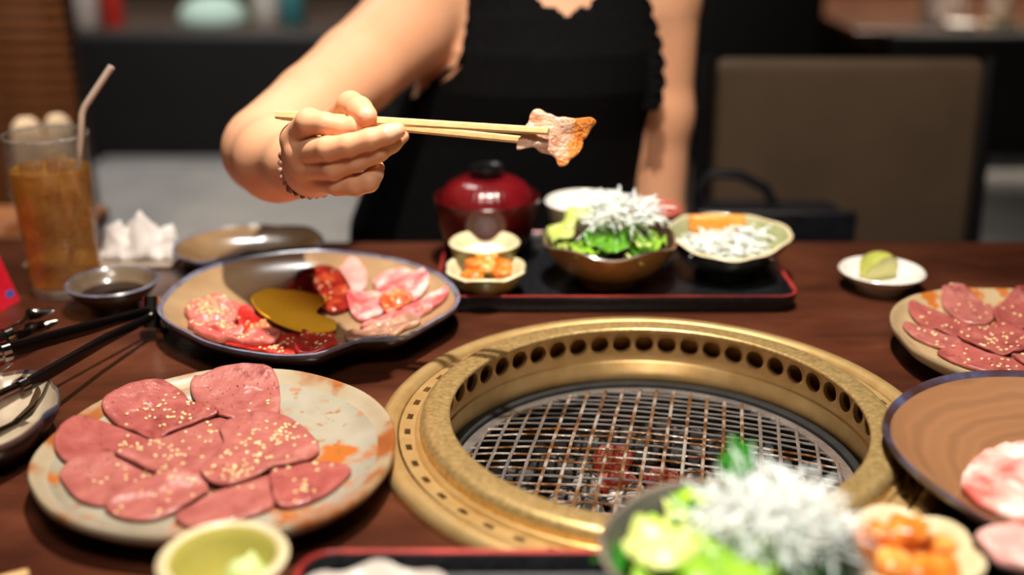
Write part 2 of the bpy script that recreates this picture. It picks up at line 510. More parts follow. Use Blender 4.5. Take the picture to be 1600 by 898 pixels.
revolve('slot_trough', [(0.203, 0.0), (0.203, -0.02), (0.190, -0.02), (0.190, 0.0)], m_soot, grill)
# inner bead and the raised worn ring
revolve('bead_ring', arc(0.1885, 0.0065, 0.0025, 0.0035, 0, 180, 6), m_gold, grill)
revolve('raised_ring', [(0.1868, 0.002), (0.1868, 0.010)] + arc(0.1788, 0.0125, 0.008, 0.0085, 0, 90, 6) + [(0.172, 0.0212), (0.1665, 0.0206)] + arc(0.1650, 0.0183, 0.0022, 0.0022, 90, 250, 6) + [(0.1690, 0.0145), (0.1745, 0.0115)], m_goldw, grill)
# wall with the air holes
NH = 52
HR = 0.0086
WALL_T, WALL_B = 0.0115, -0.0115
def wall_pt(u, v, d):
    a = 2 * PI * u; r = 0.1745 + 0.004 * d
    return (gx + r * math.cos(a), gy + r * math.sin(a), (WALL_T + WALL_B) / 2 + v * (WALL_T - WALL_B) / 2)
pw = 2 * PI * 0.1745 / NH / 2
panel_ring('hole_wall', NH, wall_pt, circ_hole(5, HR / pw, HR / ((WALL_T - WALL_B) / 2)), m_gold, grill, m=5)
lip_mesh = None
for k in range(NH):
    a = 2 * PI * (k + 0.5) / NH
    if lip_mesh is None:
        V, F, _ = radial((0, 0, 0), [(HR + 0.0, 0.0), (HR + 0.0002, 0.0008), (HR + 0.0011, 0.0007), (HR + 0.0014, 0.0)], n=16)
        V = [(z, x, y) for x, y, z in V]
        o = mk('hole_lip', V, F, m_gold, None, org=(0, 0, 0)); lip_mesh = o.data
    else:
        o = bpy.data.objects.new('hole_lip', lip_mesh); COL.objects.link(o)
    o.parent = grill
    o.rotation_euler = (0, 0, a + PI)
    o.location = (0.1744 * math.cos(a), 0.1744 * math.sin(a), 0.12)
revolve('lower_wall', [(0.1745, -0.0115), (0.1750, -0.017), (0.1735, -0.0185), (0.1742, -0.021), (0.1748, -0.038), (0.176, -0.06)], m_gold, grill)
revolve('back_wall', [(0.1885, 0.004), (0.1885, -0.10), (0.186, -0.11), (0.1755, -0.06)], m_goldd, grill)
revolve('black_gasket', [(0.1747, -0.0375), (0.171, -0.0365), (0.1655, -0.038), (0.1645, -0.046), (0.1745, -0.050)], m_soot, grill)
revolve('fire_bowl', [(0.1655, -0.046), (0.160, -0.075), (0.145, -0.105), (0.0, -0.112)], m_soot, grill)
revolve('outer_housing', [(0.1985, -0.001), (0.199, -0.16), (0.10, -0.20), (0.10, -0.30), (0.0, -0.30)], m_soot, grill)

# ---- grate, domed, one object per wire
grate = empty('wire_grate', (gx, gy, -0.05), 'domed steel wire grate with brown burnt wires, lying over the charcoal', 'grate')
def gz(x, y):
    r2 = (x * x + y * y) / 0.16 ** 2
    return -0.0405 + 0.012 * (1 - r2)
GR = 0.1555
revolve('rim_band', [(0.153, -0.0415), (0.1535, -0.0392), (0.1635, -0.0402), (0.164, -0.0425), (0.153, -0.0425)], m_steel, grate)
rot = math.radians(-11)
ca, sa = math.cos(rot), math.sin(rot)
def wire(off, axis, mat, rad, flat, dz):
    L_ = math.sqrt(max(GR ** 2 - off ** 2, 0))
    if L_ < 0.012: return
    pts = []
    for i in range(25):
        t = -L_ + 2 * L_ * i / 24
        a, b = (t, off) if axis == 0 else (off, t)
        x = a * ca - b * sa; y = a * sa + b * ca
        wob = 0.0005 * math.sin(t * 90 + off * 300)
        pts.append((gx + x, gy + y, gz(x, y) + dz + wob))
    MB().tube(pts, rad, n=6, flat=flat).build('wire', mat, grate)
k = 0
off = -0.1486
while off < 0.15:
    wire(off, 0, m_rust if -0.115 < off < 0.06 and k % 5 != 0 else m_steel, 0.00105, 1.0, 0.0)
    off += 0.0117; k += 1
off = -0.148; k = 0
while off < 0.15:
    wire(off, 1, m_rust if -0.10 < off < 0.075 else m_steel, 0.0015, 0.6, 0.0014)
    off += 0.0156; k += 1

# ---- charcoal
def rock(c, r, seed, flat=0.75):
    mb = MB(); mb.ball((0, 0, 0), 1.0, 10, 7)
    V = np.array(mb.V); out = []
    for v in V:
        n_ = noise.noise(Vector(v) * 1.3 + Vector((seed * 3.1, seed * 1.7, 0))) * 0.55 + noise.noise(Vector(v) * 3.0 + Vector((seed, 0, seed))) * 0.2
        v2 = np.sign(v) * np.abs(v) ** 0.75
        out.append(v2 * r * (1 + n_) * np.array([1, 1, flat]))
    return np.array(out) + np.asarray(c), mb.F
ci = 0
COALS = []
for i in range(400):
    if len(COALS) >= 46: break
    a = random.random() * 2 * PI; d = 0.135 * math.sqrt(random.random())
    x, y = d * math.cos(a), d * math.sin(a)
    if any((x - q[0]) ** 2 + (y - q[1]) ** 2 < 0.027 ** 2 for q in COALS): continue
    COALS.append((x, y))
for i, (x, y) in enumerate(COALS):
    hot = math.hypot(x + 0.03, y - 0.055) < 0.05
    white = -0.06 < y < 0.06 and x > -0.08
    V, F = rock((gx + x, gy + y, -0.078 + random.uniform(-0.004, 0.006)), random.uniform(0.0135, 0.018), i + 1)
    o = mk('charcoal', V, F, m_ember if (hot and i % 2 == 0) else (m_ash if white else m_char), None, sharp=0)
    near = ('under the near half of the grate' if y < 0 else 'under the far half of the grate') + (', tongue plate side' if x < -0.04 else (', pork plate side' if x > 0.04 else ', middle'))
    hot2 = hot and i % 2 == 0
    tag(o, ('red glowing charcoal lump in the middle of the fire' if hot2 else ('ash white' if white else 'dark') + ' charcoal lump ' + near), 'charcoal', 'charcoal lumps under the grate')

# ================================================================ PLATES AND MEAT
def plate(name, pts_px, zr, prof, mats, mis, label, cat='plate', center=None, n=96, zf=None, zb=0.0, extra=3, group=None):
    pts = [P(a, b, zr + zb) for a, b in pts_px]
    c, R = outline_fn(pts, center, extra)
    V, F, mi = radial((c[0], c[1], zb), prof, R, n=n, zf=zf, mis=mis)
    o = mk(name, V, F, mats, None, org=(c[0], c[1], zb), mi=mi, sharp=60)
    tag(o, label, cat, group)
    return o, c, R

class HMap:
    def __init__(self, c, R, prof, zb=0.0, size=0.17, res=0.0015):
        self.c = c; self.res = res; self.n = int(2 * size / res)
        g = (np.arange(self.n) + 0.5) * res - size
        self.X, self.Y = np.meshgrid(c[0] + g, c[1] + g, indexing='ij')
        self.x0 = c[0] - size; self.y0 = c[1] - size
        th = np.arctan2(self.Y - c[1], self.X - c[0]); r = np.hypot(self.X - c[0], self.Y - c[1])
        tt = np.linspace(-PI, PI, 361); RR = np.array([R(t) for t in tt])
        s = r / np.interp(th, tt, RR)
        top = []
        for q in prof:
            top.append(q)
            if q[0] >= 0.985: break
        self.H = np.interp(s, [q[0] for q in top], [q[1] for q in top], right=-1) + zb
        self.H[s > 1.0] = -1
    def at(self, x, y):
        i = np.clip(((x - self.x0) / self.res).astype(int), 1, self.n - 2)
        j = np.clip(((y - self.y0) / self.res).astype(int), 1, self.n - 2)
        h = self.H[i, j]
        for a, b in ((1, 0), (-1, 0), (0, 1), (0, -1)):
            h = np.maximum(h, self.H[i + a, j + b])
        return h
    def put(self, poly, zfun):
        m = inside(self.X, self.Y, poly)
        self.H[m] = np.maximum(self.H[m], zfun(self.X[m], self.Y[m]))

def inside(X, Y, poly):
    m = np.zeros(X.shape, bool)
    n = len(poly)
    for i in range(n):
        x1, y1 = poly[i]; x2, y2 = poly[(i + 1) % n]
        c = ((y1 > Y) != (y2 > Y))
        with np.errstate(divide='ignore', invalid='ignore'):
            xi = (x2 - x1) * (Y - y1) / (y2 - y1 + 1e-15) + x1
        m ^= c & (X < xi)
    return m

def resample(pts, n, rough=0.0, seed=0):
    pts = np.array(pts, float)
    m = len(pts)
    out = []
    for i in range(m):      # Catmull-Rom
        p0, p1, p2, p3 = pts[(i - 1) % m], pts[i], pts[(i + 1) % m], pts[(i + 2) % m]
        for k in range(12):
            t = k / 12
            out.append(0.5 * ((2 * p1) + (-p0 + p2) * t + (2 * p0 - 5 * p1 + 4 * p2 - p3) * t * t + (-p0 + 3 * p1 - 3 * p2 + p3) * t ** 3))
    out = np.array(out)
    seg = np.hypot(*(np.roll(out, -1, 0) - out).T)
    cum = np.concatenate([[0], np.cumsum(seg)])
    q = np.linspace(0, cum[-1], n, endpoint=False)
    cl = np.vstack([out, out[:1]])
    res = np.stack([np.interp(q, cum, cl[:, 0]), np.interp(q, cum, cl[:, 1])], 1)
    if rough:
        c = res.mean(0)
        for i in range(n):
            f = 1 + rough * (noise.noise(Vector((i * 0.35, seed * 7.3, 0))) + 0.5 * noise.noise(Vector((i * 0.9, seed * 3.1, 5))))
            res[i] = c + (res[i] - c) * f
    return res

SEED_V = None
def seeds_mesh(pts, nrm_jit, size, seed):
    r = random.Random(seed)
    V = []; F = []
    base = MB().ball((0, 0, 0), 1.0, 6, 4)
    bv = np.array(base.V)
    for (x, y, z) in pts:
        s = size * r.uniform(0.8, 1.2)
        a = r.uniform(0, PI)
        v = bv * np.array([s * 1.0, s * 0.62, s * 0.36])
        v = np.stack([v[:, 0] * math.cos(a) - v[:, 1] * math.sin(a), v[:, 0] * math.sin(a) + v[:, 1] * math.cos(a), v[:, 2]], 1)
        n = len(V)
        V.extend((v + np.array([x, y, z + s * 0.2])).tolist()); F.extend([tuple(i + n for i in f) for f in base.F])
    return V, F

def slab(hm, poly_xy, thick, seed=0, N=56, rough=0.03, lump=0.0010, curl=0.0):
    """a slice of meat draped over the height map; returns V, F, sampler"""
    out = resample(poly_xy, N, rough, seed)
    c = out.mean(0)
    S = [0.0, 0.18, 0.36, 0.54, 0.70, 0.83, 0.92, 0.975, 1.0]
    E = [1.0, 1.0, 1.0, 1.0, 1.0, 0.97, 0.90, 0.72, 0.40]
    rows = []
    for s in S[1:]:
        rows.append(c + (out - c) * s)
    XY = np.vstack([c[None]] + rows)
    base = hm.at(XY[:, 0], XY[:, 1])
    base = np.where(base < -0.5, np.median(base[base > -0.5]) if (base > -0.5).any() else 0.02, base)
    G = base[1:].reshape(len(S) - 1, N)
    raw = G.copy()
    for _ in range(10):
        sm = G.copy()
        sm += np.roll(G, 1, 1) + np.roll(G, -1, 1)
        up = np.vstack([np.full((1, N), G[0].mean()), G[:-1]]); dn = np.vstack([G[1:], G[-1:]])
        sm += up + dn
        sm /= 5
        G = np.maximum(sm, raw)
    c0 = max(base[0], G[0].mean())
    zt = []; zb = []
    for r_ in range(len(S) - 1):
        for k_ in range(N):
            x, y = rows[r_][k_]
            nz = lump * noise.noise(Vector((x * 70, y * 70, seed * 2.3))) + 0.4 * lump * noise.noise(Vector((x * 220, y * 220, seed)))
            cu = curl * (S[r_ + 1] ** 4) * (0.5 + 0.5 * noise.noise(Vector((k_ * 0.12, seed * 1.9, 3))))
            zt.append(G[r_, k_] + 0.0004 + thick * E[r_ + 1] + nz + cu)
            zb.append(G[r_, k_] + 0.0003 + cu * 0.9)
    V = [(c[0], c[1], c0 + thick)]
    nr = len(S) - 1
    for r_ in range(nr):
        for k_ in range(N): V.append((rows[r_][k_][0], rows[r_][k_][1], zt[r_ * N + k_]))
    F = []
    for k_ in range(N): F.append((0, 1 + k_, 1 + (k_ + 1) % N))
    for r_ in range(nr - 1):
        for k_ in range(N):
            a = 1 + r_ * N + k_; b = 1 + r_ * N + (k_ + 1) % N
            F.append((a, a + N, b + N, b))
    bs = len(V)
    idx = [nr - 2, 4, 1]
    for r_ in idx:
        for k_ in range(N): V.append((rows[r_][k_][0], rows[r_][k_][1], zb[r_ * N + k_]))
    V.append((c[0], c[1], c0))
    last = 1 + (nr - 1) * N
    for k_ in range(N):
        k2 = (k_ + 1) % N
        F.append((last + k_, bs + k_, bs + k2, last + k2))
        for q in range(len(idx) - 1):
            F.append((bs + q * N + k_, bs + (q + 1) * N + k_, bs + (q + 1) * N + k2, bs + q * N + k2))
        F.append((bs + (len(idx) - 1) * N + k_, len(V) - 1, bs + (len(idx) - 1) * N + k2))
    Vt = np.array(V[:1 + nr * N])
    def samp(x, y):
        x = np.atleast_1d(x); y = np.atleast_1d(y)
        d = (Vt[None, :, 0] - x[:, None]) ** 2 + (Vt[None, :, 1] - y[:, None]) ** 2
        i = np.argpartition(d, 3, axis=1)[:, :3]
        ww = 1 / (np.take_along_axis(d, i, 1) + 1e-9)
        return (Vt[i, 2] * ww).sum(1) / ww.sum(1)
    def samp_chunk(x, y):
        o_ = np.empty(len(x))
        for q in range(0, len(x), 2000): o_[q:q + 2000] = samp(x[q:q + 2000], y[q:q + 2000])
        return o_
    hm.put(out, samp_chunk)
    return V, F, out, samp

def meat(hm, poly_px, z, thick, mat, label, seed, name='meat_slice', cat='meat', group=None, seeds=0, pepper=0, seed_at=None, seed_spread=1.0, **kw):
    poly = [P(a, b, z)[:2] for a, b in poly_px]
    V, F, out, samp = slab(hm, poly, thick, seed, **kw)
    o = mk(name, V, F, mat, None, sharp=0)
    tag(o, label, cat, group)
    r = random.Random(seed * 17 + 3)
    c = out.mean(0); sp = (out - c).std(0)
    def scatter(n, centers):
        pts = []
        t = 0
        while len(pts) < n and t < n * 30:
            t += 1
            if centers:
                q = r.choice(centers); x = r.gauss(q[0], sp[0] * 0.42 * seed_spread); y = r.gauss(q[1], sp[1] * 0.42 * seed_spread)
            else:
                x = r.gauss(c[0], sp[0] * 0.8); y = r.gauss(c[1], sp[1] * 0.8)
            if inside(np.array([x]), np.array([y]), c + (out - c) * 0.95)[0]:
                pts.append((x, y, float(samp(x, y)[0])))
        return pts
    if seeds:
        cen = [P(a, b, z)[:2] for a, b in seed_at] if seed_at else None
        V2, F2 = seeds_mesh(scatter(seeds, cen), 0, 0.00182, seed)
        q = mk('sesame_seeds', V2, F2, m_seed, o, sharp=0); q['kind'] = 'stuff'
    if pepper:
        V2, F2 = seeds_mesh(scatter(pepper, None), 0, 0.0007, seed + 5)
        q = mk('pepper_flakes', V2, F2, m_pepper, o, sharp=0); q['kind'] = 'stuff'
    return o

# ---- tongue plate, near
TP = [(41, 740), (50, 765), (67, 790), (105, 814), (150, 827), (205, 836), (255, 840), (320, 841), (380, 838), (435, 830), (485, 816), (530, 797), (574, 768), (605, 730), (618, 684), (612, 655), (590, 627), (560, 607), (520, 592), (470, 581), (425, 577), (386, 575), (330, 578), (280, 588), (230, 600), (180, 616), (140, 636), (105, 660), (72, 688), (50, 714)]
tprof = [(0, 0.0165), (0.3, 0.0165), (0.6, 0.0168), (0.80, 0.0180), (0.90, 0.0220), (0.95, 0.0262), (0.975, 0.0285), (0.99, 0.0290), (1.0, 0.0272), (0.995, 0.0225), (0.93, 0.0150), (0.80, 0.0070), (0.70, 0.0040), (0.68, 0.0), (0.64, 0.0), (0.62, 0.004), (0, 0.004)]
tmis = [0] * 4 + [1, 1, 1, 1, 1, 1, 1, 1, 1, 1, 1, 1]
def wob(seed, amp, f=2.0):
    return lambda th, s: amp * s ** 6 * noise.noise(Vector((math.cos(th) * f, math.sin(th) * f, seed)))
tp, tc_, tR = plate('oval_plate', TP, 0.028, tprof, [m_tplate, m_trim], tmis, 'oval grey glazed plate with rust brown patches under the nine raw tongue slices', zf=wob(3, 0.0015))
# incised lines in the glaze at the empty end
mbl = MB()
for (pts) in ([(470, 620), (520, 632), (556, 650), (575, 680), (570, 720)], [(450, 636), (500, 648), (535, 668), (548, 700)], [(438, 650), (480, 640), (530, 636), (560, 628)]):
    W_ = [P(a, b, 0.0175) for a, b in pts]
    W_ = [np.array([q[0], q[1], 0.0163]) for q in W_]
    mbl.tube(W_, 0.0011, n=6)
mbl.build('glaze_ridge', m_tplate, tp)
hm = HMap(tc_, tR, tprof)
c6 = lambda pts: crop(30, 560, 2.667, pts)
TS = [
 ('S3', [(150, 390), (190, 320), (260, 285), (340, 275), (420, 290), (520, 325), (600, 355), (590, 400), (480, 430), (380, 450), (260, 445), (180, 430)], 'raw tongue slice at the end of the oval plate nearest the tongs', [(500, 350), (560, 370)], 16),
 ('S6', [(168, 485), (220, 440), (330, 415), (440, 415), (560, 440), (640, 500), (600, 560), (480, 580), (380, 605), (280, 602), (210, 560)], 'raw tongue slice tucked under its neighbours along the near edge of the oval plate', [(450, 500), (560, 490)], 14),
 ('S4', [(400, 430), (520, 380), (640, 310), (760, 262), (860, 240), (900, 300), (870, 400), (820, 480), (700, 520), (600, 500), (500, 460)], 'raw tongue slice in the centre of the oval plate, overlapped on all sides', [(570, 360), (740, 350), (820, 300), (650, 430)], 46),
 ('S8', [(648, 652), (720, 600), (830, 545), (950, 515), (1070, 470), (1085, 530), (1055, 610), (940, 660), (820, 690), (700, 695)], 'plain pink tongue slice without sesame at the near rim of the oval plate', [(1000, 500)], 2),
 ('S9', [(1050, 480), (1150, 440), (1260, 425), (1382, 455), (1350, 510), (1270, 570), (1180, 605), (1090, 615), (1058, 580)], 'pointed tongue slice at the end of the oval plate nearest the grill', [(1150, 560), (1220, 440), (1110, 450)], 16),
 ('S7', [(365, 605), (460, 550), (560, 510), (680, 485), (760, 490), (792, 545), (740, 590), (660, 630), (560, 665), (460, 670), (380, 645)], 'tongue slice lying over another at the near rim, above the pale green bowl', [(640, 500), (700, 490), (650, 580), (530, 620)], 18),
 ('S2', [(720, 115), (780, 100), (850, 80), (950, 70), (1040, 80), (1080, 110), (1088, 170), (1075, 235), (1000, 255), (880, 255), (800, 225), (728, 170)], 'tongue slice with black pepper at the far rim of the oval plate', [(1040, 175), (960, 240)], 5),
 ('S5', [(840, 300), (900, 260), (1000, 235), (1110, 240), (1180, 270), (1240, 340), (1242, 390), (1180, 430), (1090, 470), (1000, 490), (900, 537), (820, 537), (755, 505), (800, 430), (850, 370)], 'tongue slice most thickly sprinkled with white sesame, on the oval plate', [(1070, 330), (1010, 340), (870, 420), (860, 470), (930, 470), (1130, 320)], 90),
 ('S1', [(348, 228), (400, 185), (480, 150), (600, 133), (680, 145), (720, 185), (780, 205), (838, 238), (760, 265), (640, 312), (570, 332), (500, 312), (420, 282), (370, 252)], 'tongue slice lying uppermost at the far rim, scattered with sesame and pepper', [(620, 190), (540, 220), (680, 260), (780, 200), (600, 250)], 42),
]
for i, (nm, pts, lab, at_, ns) in enumerate(TS):
    meat(hm, c6(pts), 0.021, 0.0042, m_tongue2 if nm in ('S1', 'S3', 'S9') else m_tongue, lab, i + 11, name='tongue_slice', group='tongue slices on the near oval plate', seeds=ns, pepper=34 if nm in ('S1', 'S2') else 14, seed_at=c6(at_), rough=0.02, curl=0.0012)

# ---- right plate with tongue
RP = [(1390, 494), (1400, 476), (1430, 460), (1470, 452), (1530, 448), (1598, 452), (1670, 462), (1735, 485), (1775, 520), (1780, 555), (1750, 590), (1700, 612), (1650, 618), (1598, 608), (1540, 592), (1480, 571), (1430, 545), (1402, 520)]
rprof = [(0, 0.0155), (0.5, 0.0160), (0.80, 0.0175), (0.90, 0.0215), (0.95, 0.0265), (0.98, 0.0295), (0.992, 0.0300), (1.0, 0.0285), (0.992, 0.0235), (0.93, 0.0165), (0.80, 0.0085), (0.66, 0.005), (0.64, 0.0), (0.60, 0.0), (0.58, 0.004), (0, 0.004)]
rp, rc_, rR = plate('oval_plate', RP, 0.029, rprof, [m_rplate, m_trim], [0] * 7 + [1] * 8, 'tan glazed plate with an uneven rim under tongue slices, beside the lime dish', zf=wob(8, 0.003, 2.6))
hm = HMap(rc_, rR, rprof)
cr = lambda pts: crop(1380, 440, 4.99, pts)
RS = [
 ([(445, 150), (480, 95), (560, 100), (660, 120), (780, 165), (880, 220), (820, 310), (650, 300), (520, 240)], 'long tongue slice at the far rim of the tan plate', 10, m_tongue),
 ([(860, 230), (940, 160), (1050, 115), (1160, 130), (1250, 200), (1150, 330), (980, 340), (880, 290)], 'tongue slice with a dark curled edge at the frame edge of the tan plate', 8, m_tongue2),
 ([(150, 350), (220, 320), (330, 350), (480, 400), (640, 440), (700, 490), (600, 520), (450, 505), (300, 455), (190, 400)], 'narrow tongue slice along the near side of the tan plate', 10, m_tongue),
 ([(190, 230), (230, 200), (330, 205), (450, 230), (560, 280), (700, 330), (680, 410), (500, 400), (350, 350), (240, 290)], 'tongue slice pointing at the lime dish from the tan plate', 9, m_tongue2),
 ([(420, 540), (540, 505), (700, 515), (880, 560), (1050, 600), (1200, 700), (1150, 780), (950, 710), (700, 665), (540, 610)], 'folded tongue slice at the near rim of the tan plate', 18, m_tongue2),
 ([(1000, 560), (1150, 500), (1280, 580), (1250, 700), (1100, 660)], 'tongue slice at the frame edge above the brown pork plate', 5, m_tongue),
 ([(580, 420), (700, 350), (900, 320), (1050, 350), (1200, 420), (1150, 520), (950, 560), (720, 520)], 'tongue slice in the middle of the tan plate, covered with sesame', 40, m_tongue2),
]
for i, (pts, lab, ns, mt) in enumerate(RS):
    meat(hm, cr(pts), 0.021, 0.0034, mt, lab, i + 31, name='tongue_slice', group='tongue slices on the tan plate', seeds=ns, pepper=10, rough=0.03, curl=0.002, lump=0.0014)

# ---- mixed meat plate, far
BP = [(246, 487), (252, 465), (277, 440), (324, 415), (380, 399), (417, 394), (470, 390), (527, 390), (589, 396), (652, 412), (699, 434), (719, 462), (711, 481), (680, 499), (652, 515), (630, 527), (592, 528), (558, 531), (527, 543), (496, 555), (449, 557), (386, 549), (339, 538), (292, 521), (261, 506)]
bprof = [(0, 0.0130), (0.40, 0.0135), (0.62, 0.0155), (0.80, 0.0195), (0.91, 0.0250), (0.965, 0.0300), (0.985, 0.0325), (1.0, 0.0318), (1.0, 0.0285), (0.93, 0.0200), (0.75, 0.0090), (0.60, 0.0050), (0.58, 0.0), (0.54, 0.0), (0.52, 0.004), (0, 0.004)]
bp_, bc_, bR = plate('serving_plate', BP, 0.032, bprof, [m_bplate, m_bluerim, m_dkglaze], [0, 0, 0, 0, 0, 1, 1, 1, 2, 2, 2, 2, 2, 2, 2], 'large sand coloured plate with a blue grey rim, filled with assorted raw meat', zf=wob(14, 0.004, 1.6), extra=1)
hm = HMap(bc_, bR, bprof)
# golden card under the meat
c2 = lambda pts: crop(280, 420, 6.154, pts)
c3 = lambda pts: crop(500, 400, 6.414, pts)
GLP = c2([(690, 270), (740, 220), (860, 180), (980, 192), (1150, 203), (1300, 230), (1410, 258), (1400, 300), (1330, 355), (1320, 400), (1400, 430), (1490, 460), (1508, 510), (1480, 550), (1320, 567), (1180, 562), (1000, 512), (850, 442), (750, 370)])
g_poly = np.array([P(a, b, 0.026)[:2] for a, b in GLP])
def flat_poly(name, poly, z0, th, mat, label, cat, tilt=(0, 0), n=64):
    out = resample(poly, n)
    c = out.mean(0)
    V = []
    zf_ = lambda p_: tilt[0] * (p_[0] - c[0]) + tilt[1] * (p_[1] - c[1])
    for z in (z0 + th, z0):
        for p_ in out: V.append((p_[0], p_[1], z + zf_(p_)))
    F = [tuple(range(n)), tuple(range(2 * n - 1, n - 1, -1))]
    for k_ in range(n): F.append((k_, n + k_, n + (k_ + 1) % n, (k_ + 1) % n))
    o = mk(name, V, F, mat, None, sharp=30)
    return tag(o, label, cat)
BS = [
 (c2([(360, 270), (420, 245), (560, 272), (700, 300), (720, 345), (560, 345), (430, 320)]), m_pinkm, 'thin pink meat strip behind the sesame pile on the large plate', 0, 0.004),
 (c2([(540, 400), (600, 335), (720, 365), (850, 445), (790, 500), (600, 500)]), m_redm, 'dark red meat slice beside the golden card', 6, 0.004),
 (c2([(50, 400), (120, 330), (260, 270), (380, 262), (520, 330), (560, 400), (540, 460), (400, 492), (200, 505), (100, 470)]), m_pinkm, 'pink meat slice heaped with sesame at the end of the large plate', 110, 0.0075),
 (c2([(600, 560), (700, 505), (850, 480), (980, 515), (930, 565), (800, 595), (680, 605)]), m_spice, 'brown pink meat slice in the shade below the golden card', 8, 0.004),
 (c2([(80, 530), (180, 503), (350, 488), (520, 498), (610, 540), (620, 592), (450, 622), (250, 602), (110, 575)]), m_pinkm, 'pink meat slice with a line of sesame below the heaped one', 50, 0.0075),
 (c2([(430, 712), (700, 735), (880, 700), (980, 620), (1010, 545), (1190, 530), (1160, 640), (1130, 770), (1000, 810), (750, 775)]), m_redm, 'bright red meat strip along the near rim of the large plate', 26, 0.0035),
 (c2([(140, 620), (250, 608), (400, 638), (600, 618), (780, 588), (945, 556), (968, 620), (900, 682), (740, 732), (500, 712), (300, 700)]), m_pinkm, 'long pink meat slice near the rim, third below the sesame heap', 14, 0.0075),
 (c2([(1190, 560), (1320, 562), (1480, 548), (1500, 620), (1530, 720), (1350, 785), (1120, 795), (1150, 680)]), m_redm, 'square cut dark red meat slice in front of the golden card', 14, 0.006),
 ([(442, 443), (458, 425), (485, 416), (512, 415), (538, 428), (548, 455), (542, 470), (520, 477), (500, 470), (480, 458), (455, 454)], m_darkm, 'dark marinated meat behind the golden card', 16, 0.008),
 (c3([(190, 140), (280, 55), (380, 68), (462, 140), (475, 220), (430, 285), (330, 295), (240, 230)]), m_palem, 'round pale pink fatty slice at the far side of the large plate', 2, 0.006),
 (c3([(530, 220), (600, 168), (720, 158), (820, 148), (940, 200), (1050, 205), (1095, 280), (1020, 365), (930, 415), (820, 405), (700, 355), (580, 290)]), m_marble, 'marbled pink slice near the far rim, opposite the small white dish', 4, 0.006),
 (c3([(260, 390), (330, 338), (480, 308), (620, 330), (690, 420), (650, 490), (520, 545), (400, 565), (310, 505)]), m_marble, 'marbled red and white slice in the middle of the large plate', 6, 0.006),
 (c3([(700, 545), (850, 470), (1000, 420), (1180, 368), (1285, 388), (1262, 445), (1100, 525), (960, 575), (800, 605)]), m_marble, 'long marbled slice reaching toward the soup bowl side of the rim', 6, 0.005),
 (c3([(400, 612), (520, 568), (700, 538), (790, 580), (740, 645), (580, 665), (450, 645)]), m_marble, 'small marbled slice just behind the seared grey meat', 3, 0.004),
 (c3([(590, 420), (720, 355), (870, 378), (930, 420), (850, 475), (740, 515), (650, 525)]), m_spice, 'orange spiced meat lying on the marbled slices', 22, 0.005),
 (c3([(235, 745), (290, 685), (400, 685), (500, 655), (600, 645), (740, 635), (880, 588), (1005, 600), (980, 685), (850, 705), (740, 785), (600, 805), (450, 805), (320, 835)]), m_greym, 'brownish grey seared meat slice by the wavy spout of the large plate', 4, 0.005),
]
for i, (pts, mt, lab, ns, th) in enumerate(BS):
    if i == 0:
        zc = float(np.median(hm.at(g_poly[:, 0], g_poly[:, 1])))
        flat_poly('golden_card', g_poly, 0.0225, 0.0012, m_goldleaf, 'flat golden yellow card with a notch, lying among the meat', 'card', tilt=(0.0, 0.03))
    meat(hm, pts, 0.025, th, mt, lab, i + 51, group='assorted raw meat on the large plate', seeds=ns, rough=0.035, lump=0.002, curl=0.0015, seed_spread=1.2)

# ---- empty plate behind
FP = [(268, 388), (280, 374), (305, 363), (340, 355), (390, 351), (440, 350), (480, 353), (502, 365), (506, 376), (495, 383), (470, 386), (430, 389), (390, 394), (345, 404), (310, 408), (280, 401)]
fprof = [(0, 0.012), (0.6, 0.013), (0.85, 0.020), (0.96, 0.0265), (0.985, 0.028), (1.0, 0.0265), (0.97, 0.022), (0.75, 0.008), (0.6, 0.004), (0.58, 0), (0, 0)]
plate('serving_plate', FP, 0.028, fprof, [M('brown_tan_glaze', [(0.35, (120, 92, 62)), (0.6, (160, 128, 92))], scale=12, rough=0.25, coat=0.3), m_bluerim, m_dkglaze], [0, 0, 0, 1, 1, 1, 2, 2, 2, 2], 'empty brown plate behind the meat plate, at the far table edge', zf=wob(21, 0.003, 1.5))

# ---- leaf shaped plate under the tongs
LP = [(0, 581), (32, 574), (59, 579), (84, 599), (93, 615), (88, 633), (68, 648), (53, 666), (21, 686), (0, 697), (-60, 708), (-130, 700), (-175, 660), (-150, 610), (-80, 588)]
lp_, lc_, lR = plate('leaf_plate', LP, 0.034, [(0, 0.012), (0.55, 0.013), (0.82, 0.022), (0.95, 0.031), (0.98, 0.034), (1.0, 0.0325), (0.97, 0.026), (0.75, 0.009), (0.6, 0.004), (0.58, 0), (0, 0)],
   [M('pale_grey_sand_glaze', [(0.35, (160, 142, 120)), (0.65, (186, 170, 148))], scale=30, rough=0.3, coat=0.3), M('blue_brown_rim', [(0.4, (72, 76, 96)), (0.6, (96, 66, 48))], scale=30, rough=0.25, coat=0.4), m_dkglaze], [0, 0, 0, 1, 1, 1, 2, 2, 2, 2], 'leaf shaped grey plate with dark brush stripes, under the tongs', 'plate', zf=wob(33, 0.004, 2.0), extra=1)
mbs = MB()
for pts in ([(-20, 668), (20, 652), (50, 630), (76, 606)], [(-30, 620), (0, 606), (20, 590)]):
    W_ = []
    for a, b in pts:
        q = P(a, b, 0.018)
        rr_ = math.hypot(q[0] - lc_[0], q[1] - lc_[1]) / lR(math.atan2(q[1] - lc_[1], q[0] - lc_[0]))
        W_.append((q[0], q[1], float(np.interp(rr_, [0, 0.55, 0.82, 0.95], [0.012, 0.013, 0.022, 0.031])) + 0.0006))
    mbs.tube(W_, 0.0035, n=8, flat=0.18)
mbs.build('brush_stripe', m_dkglaze, lp_)

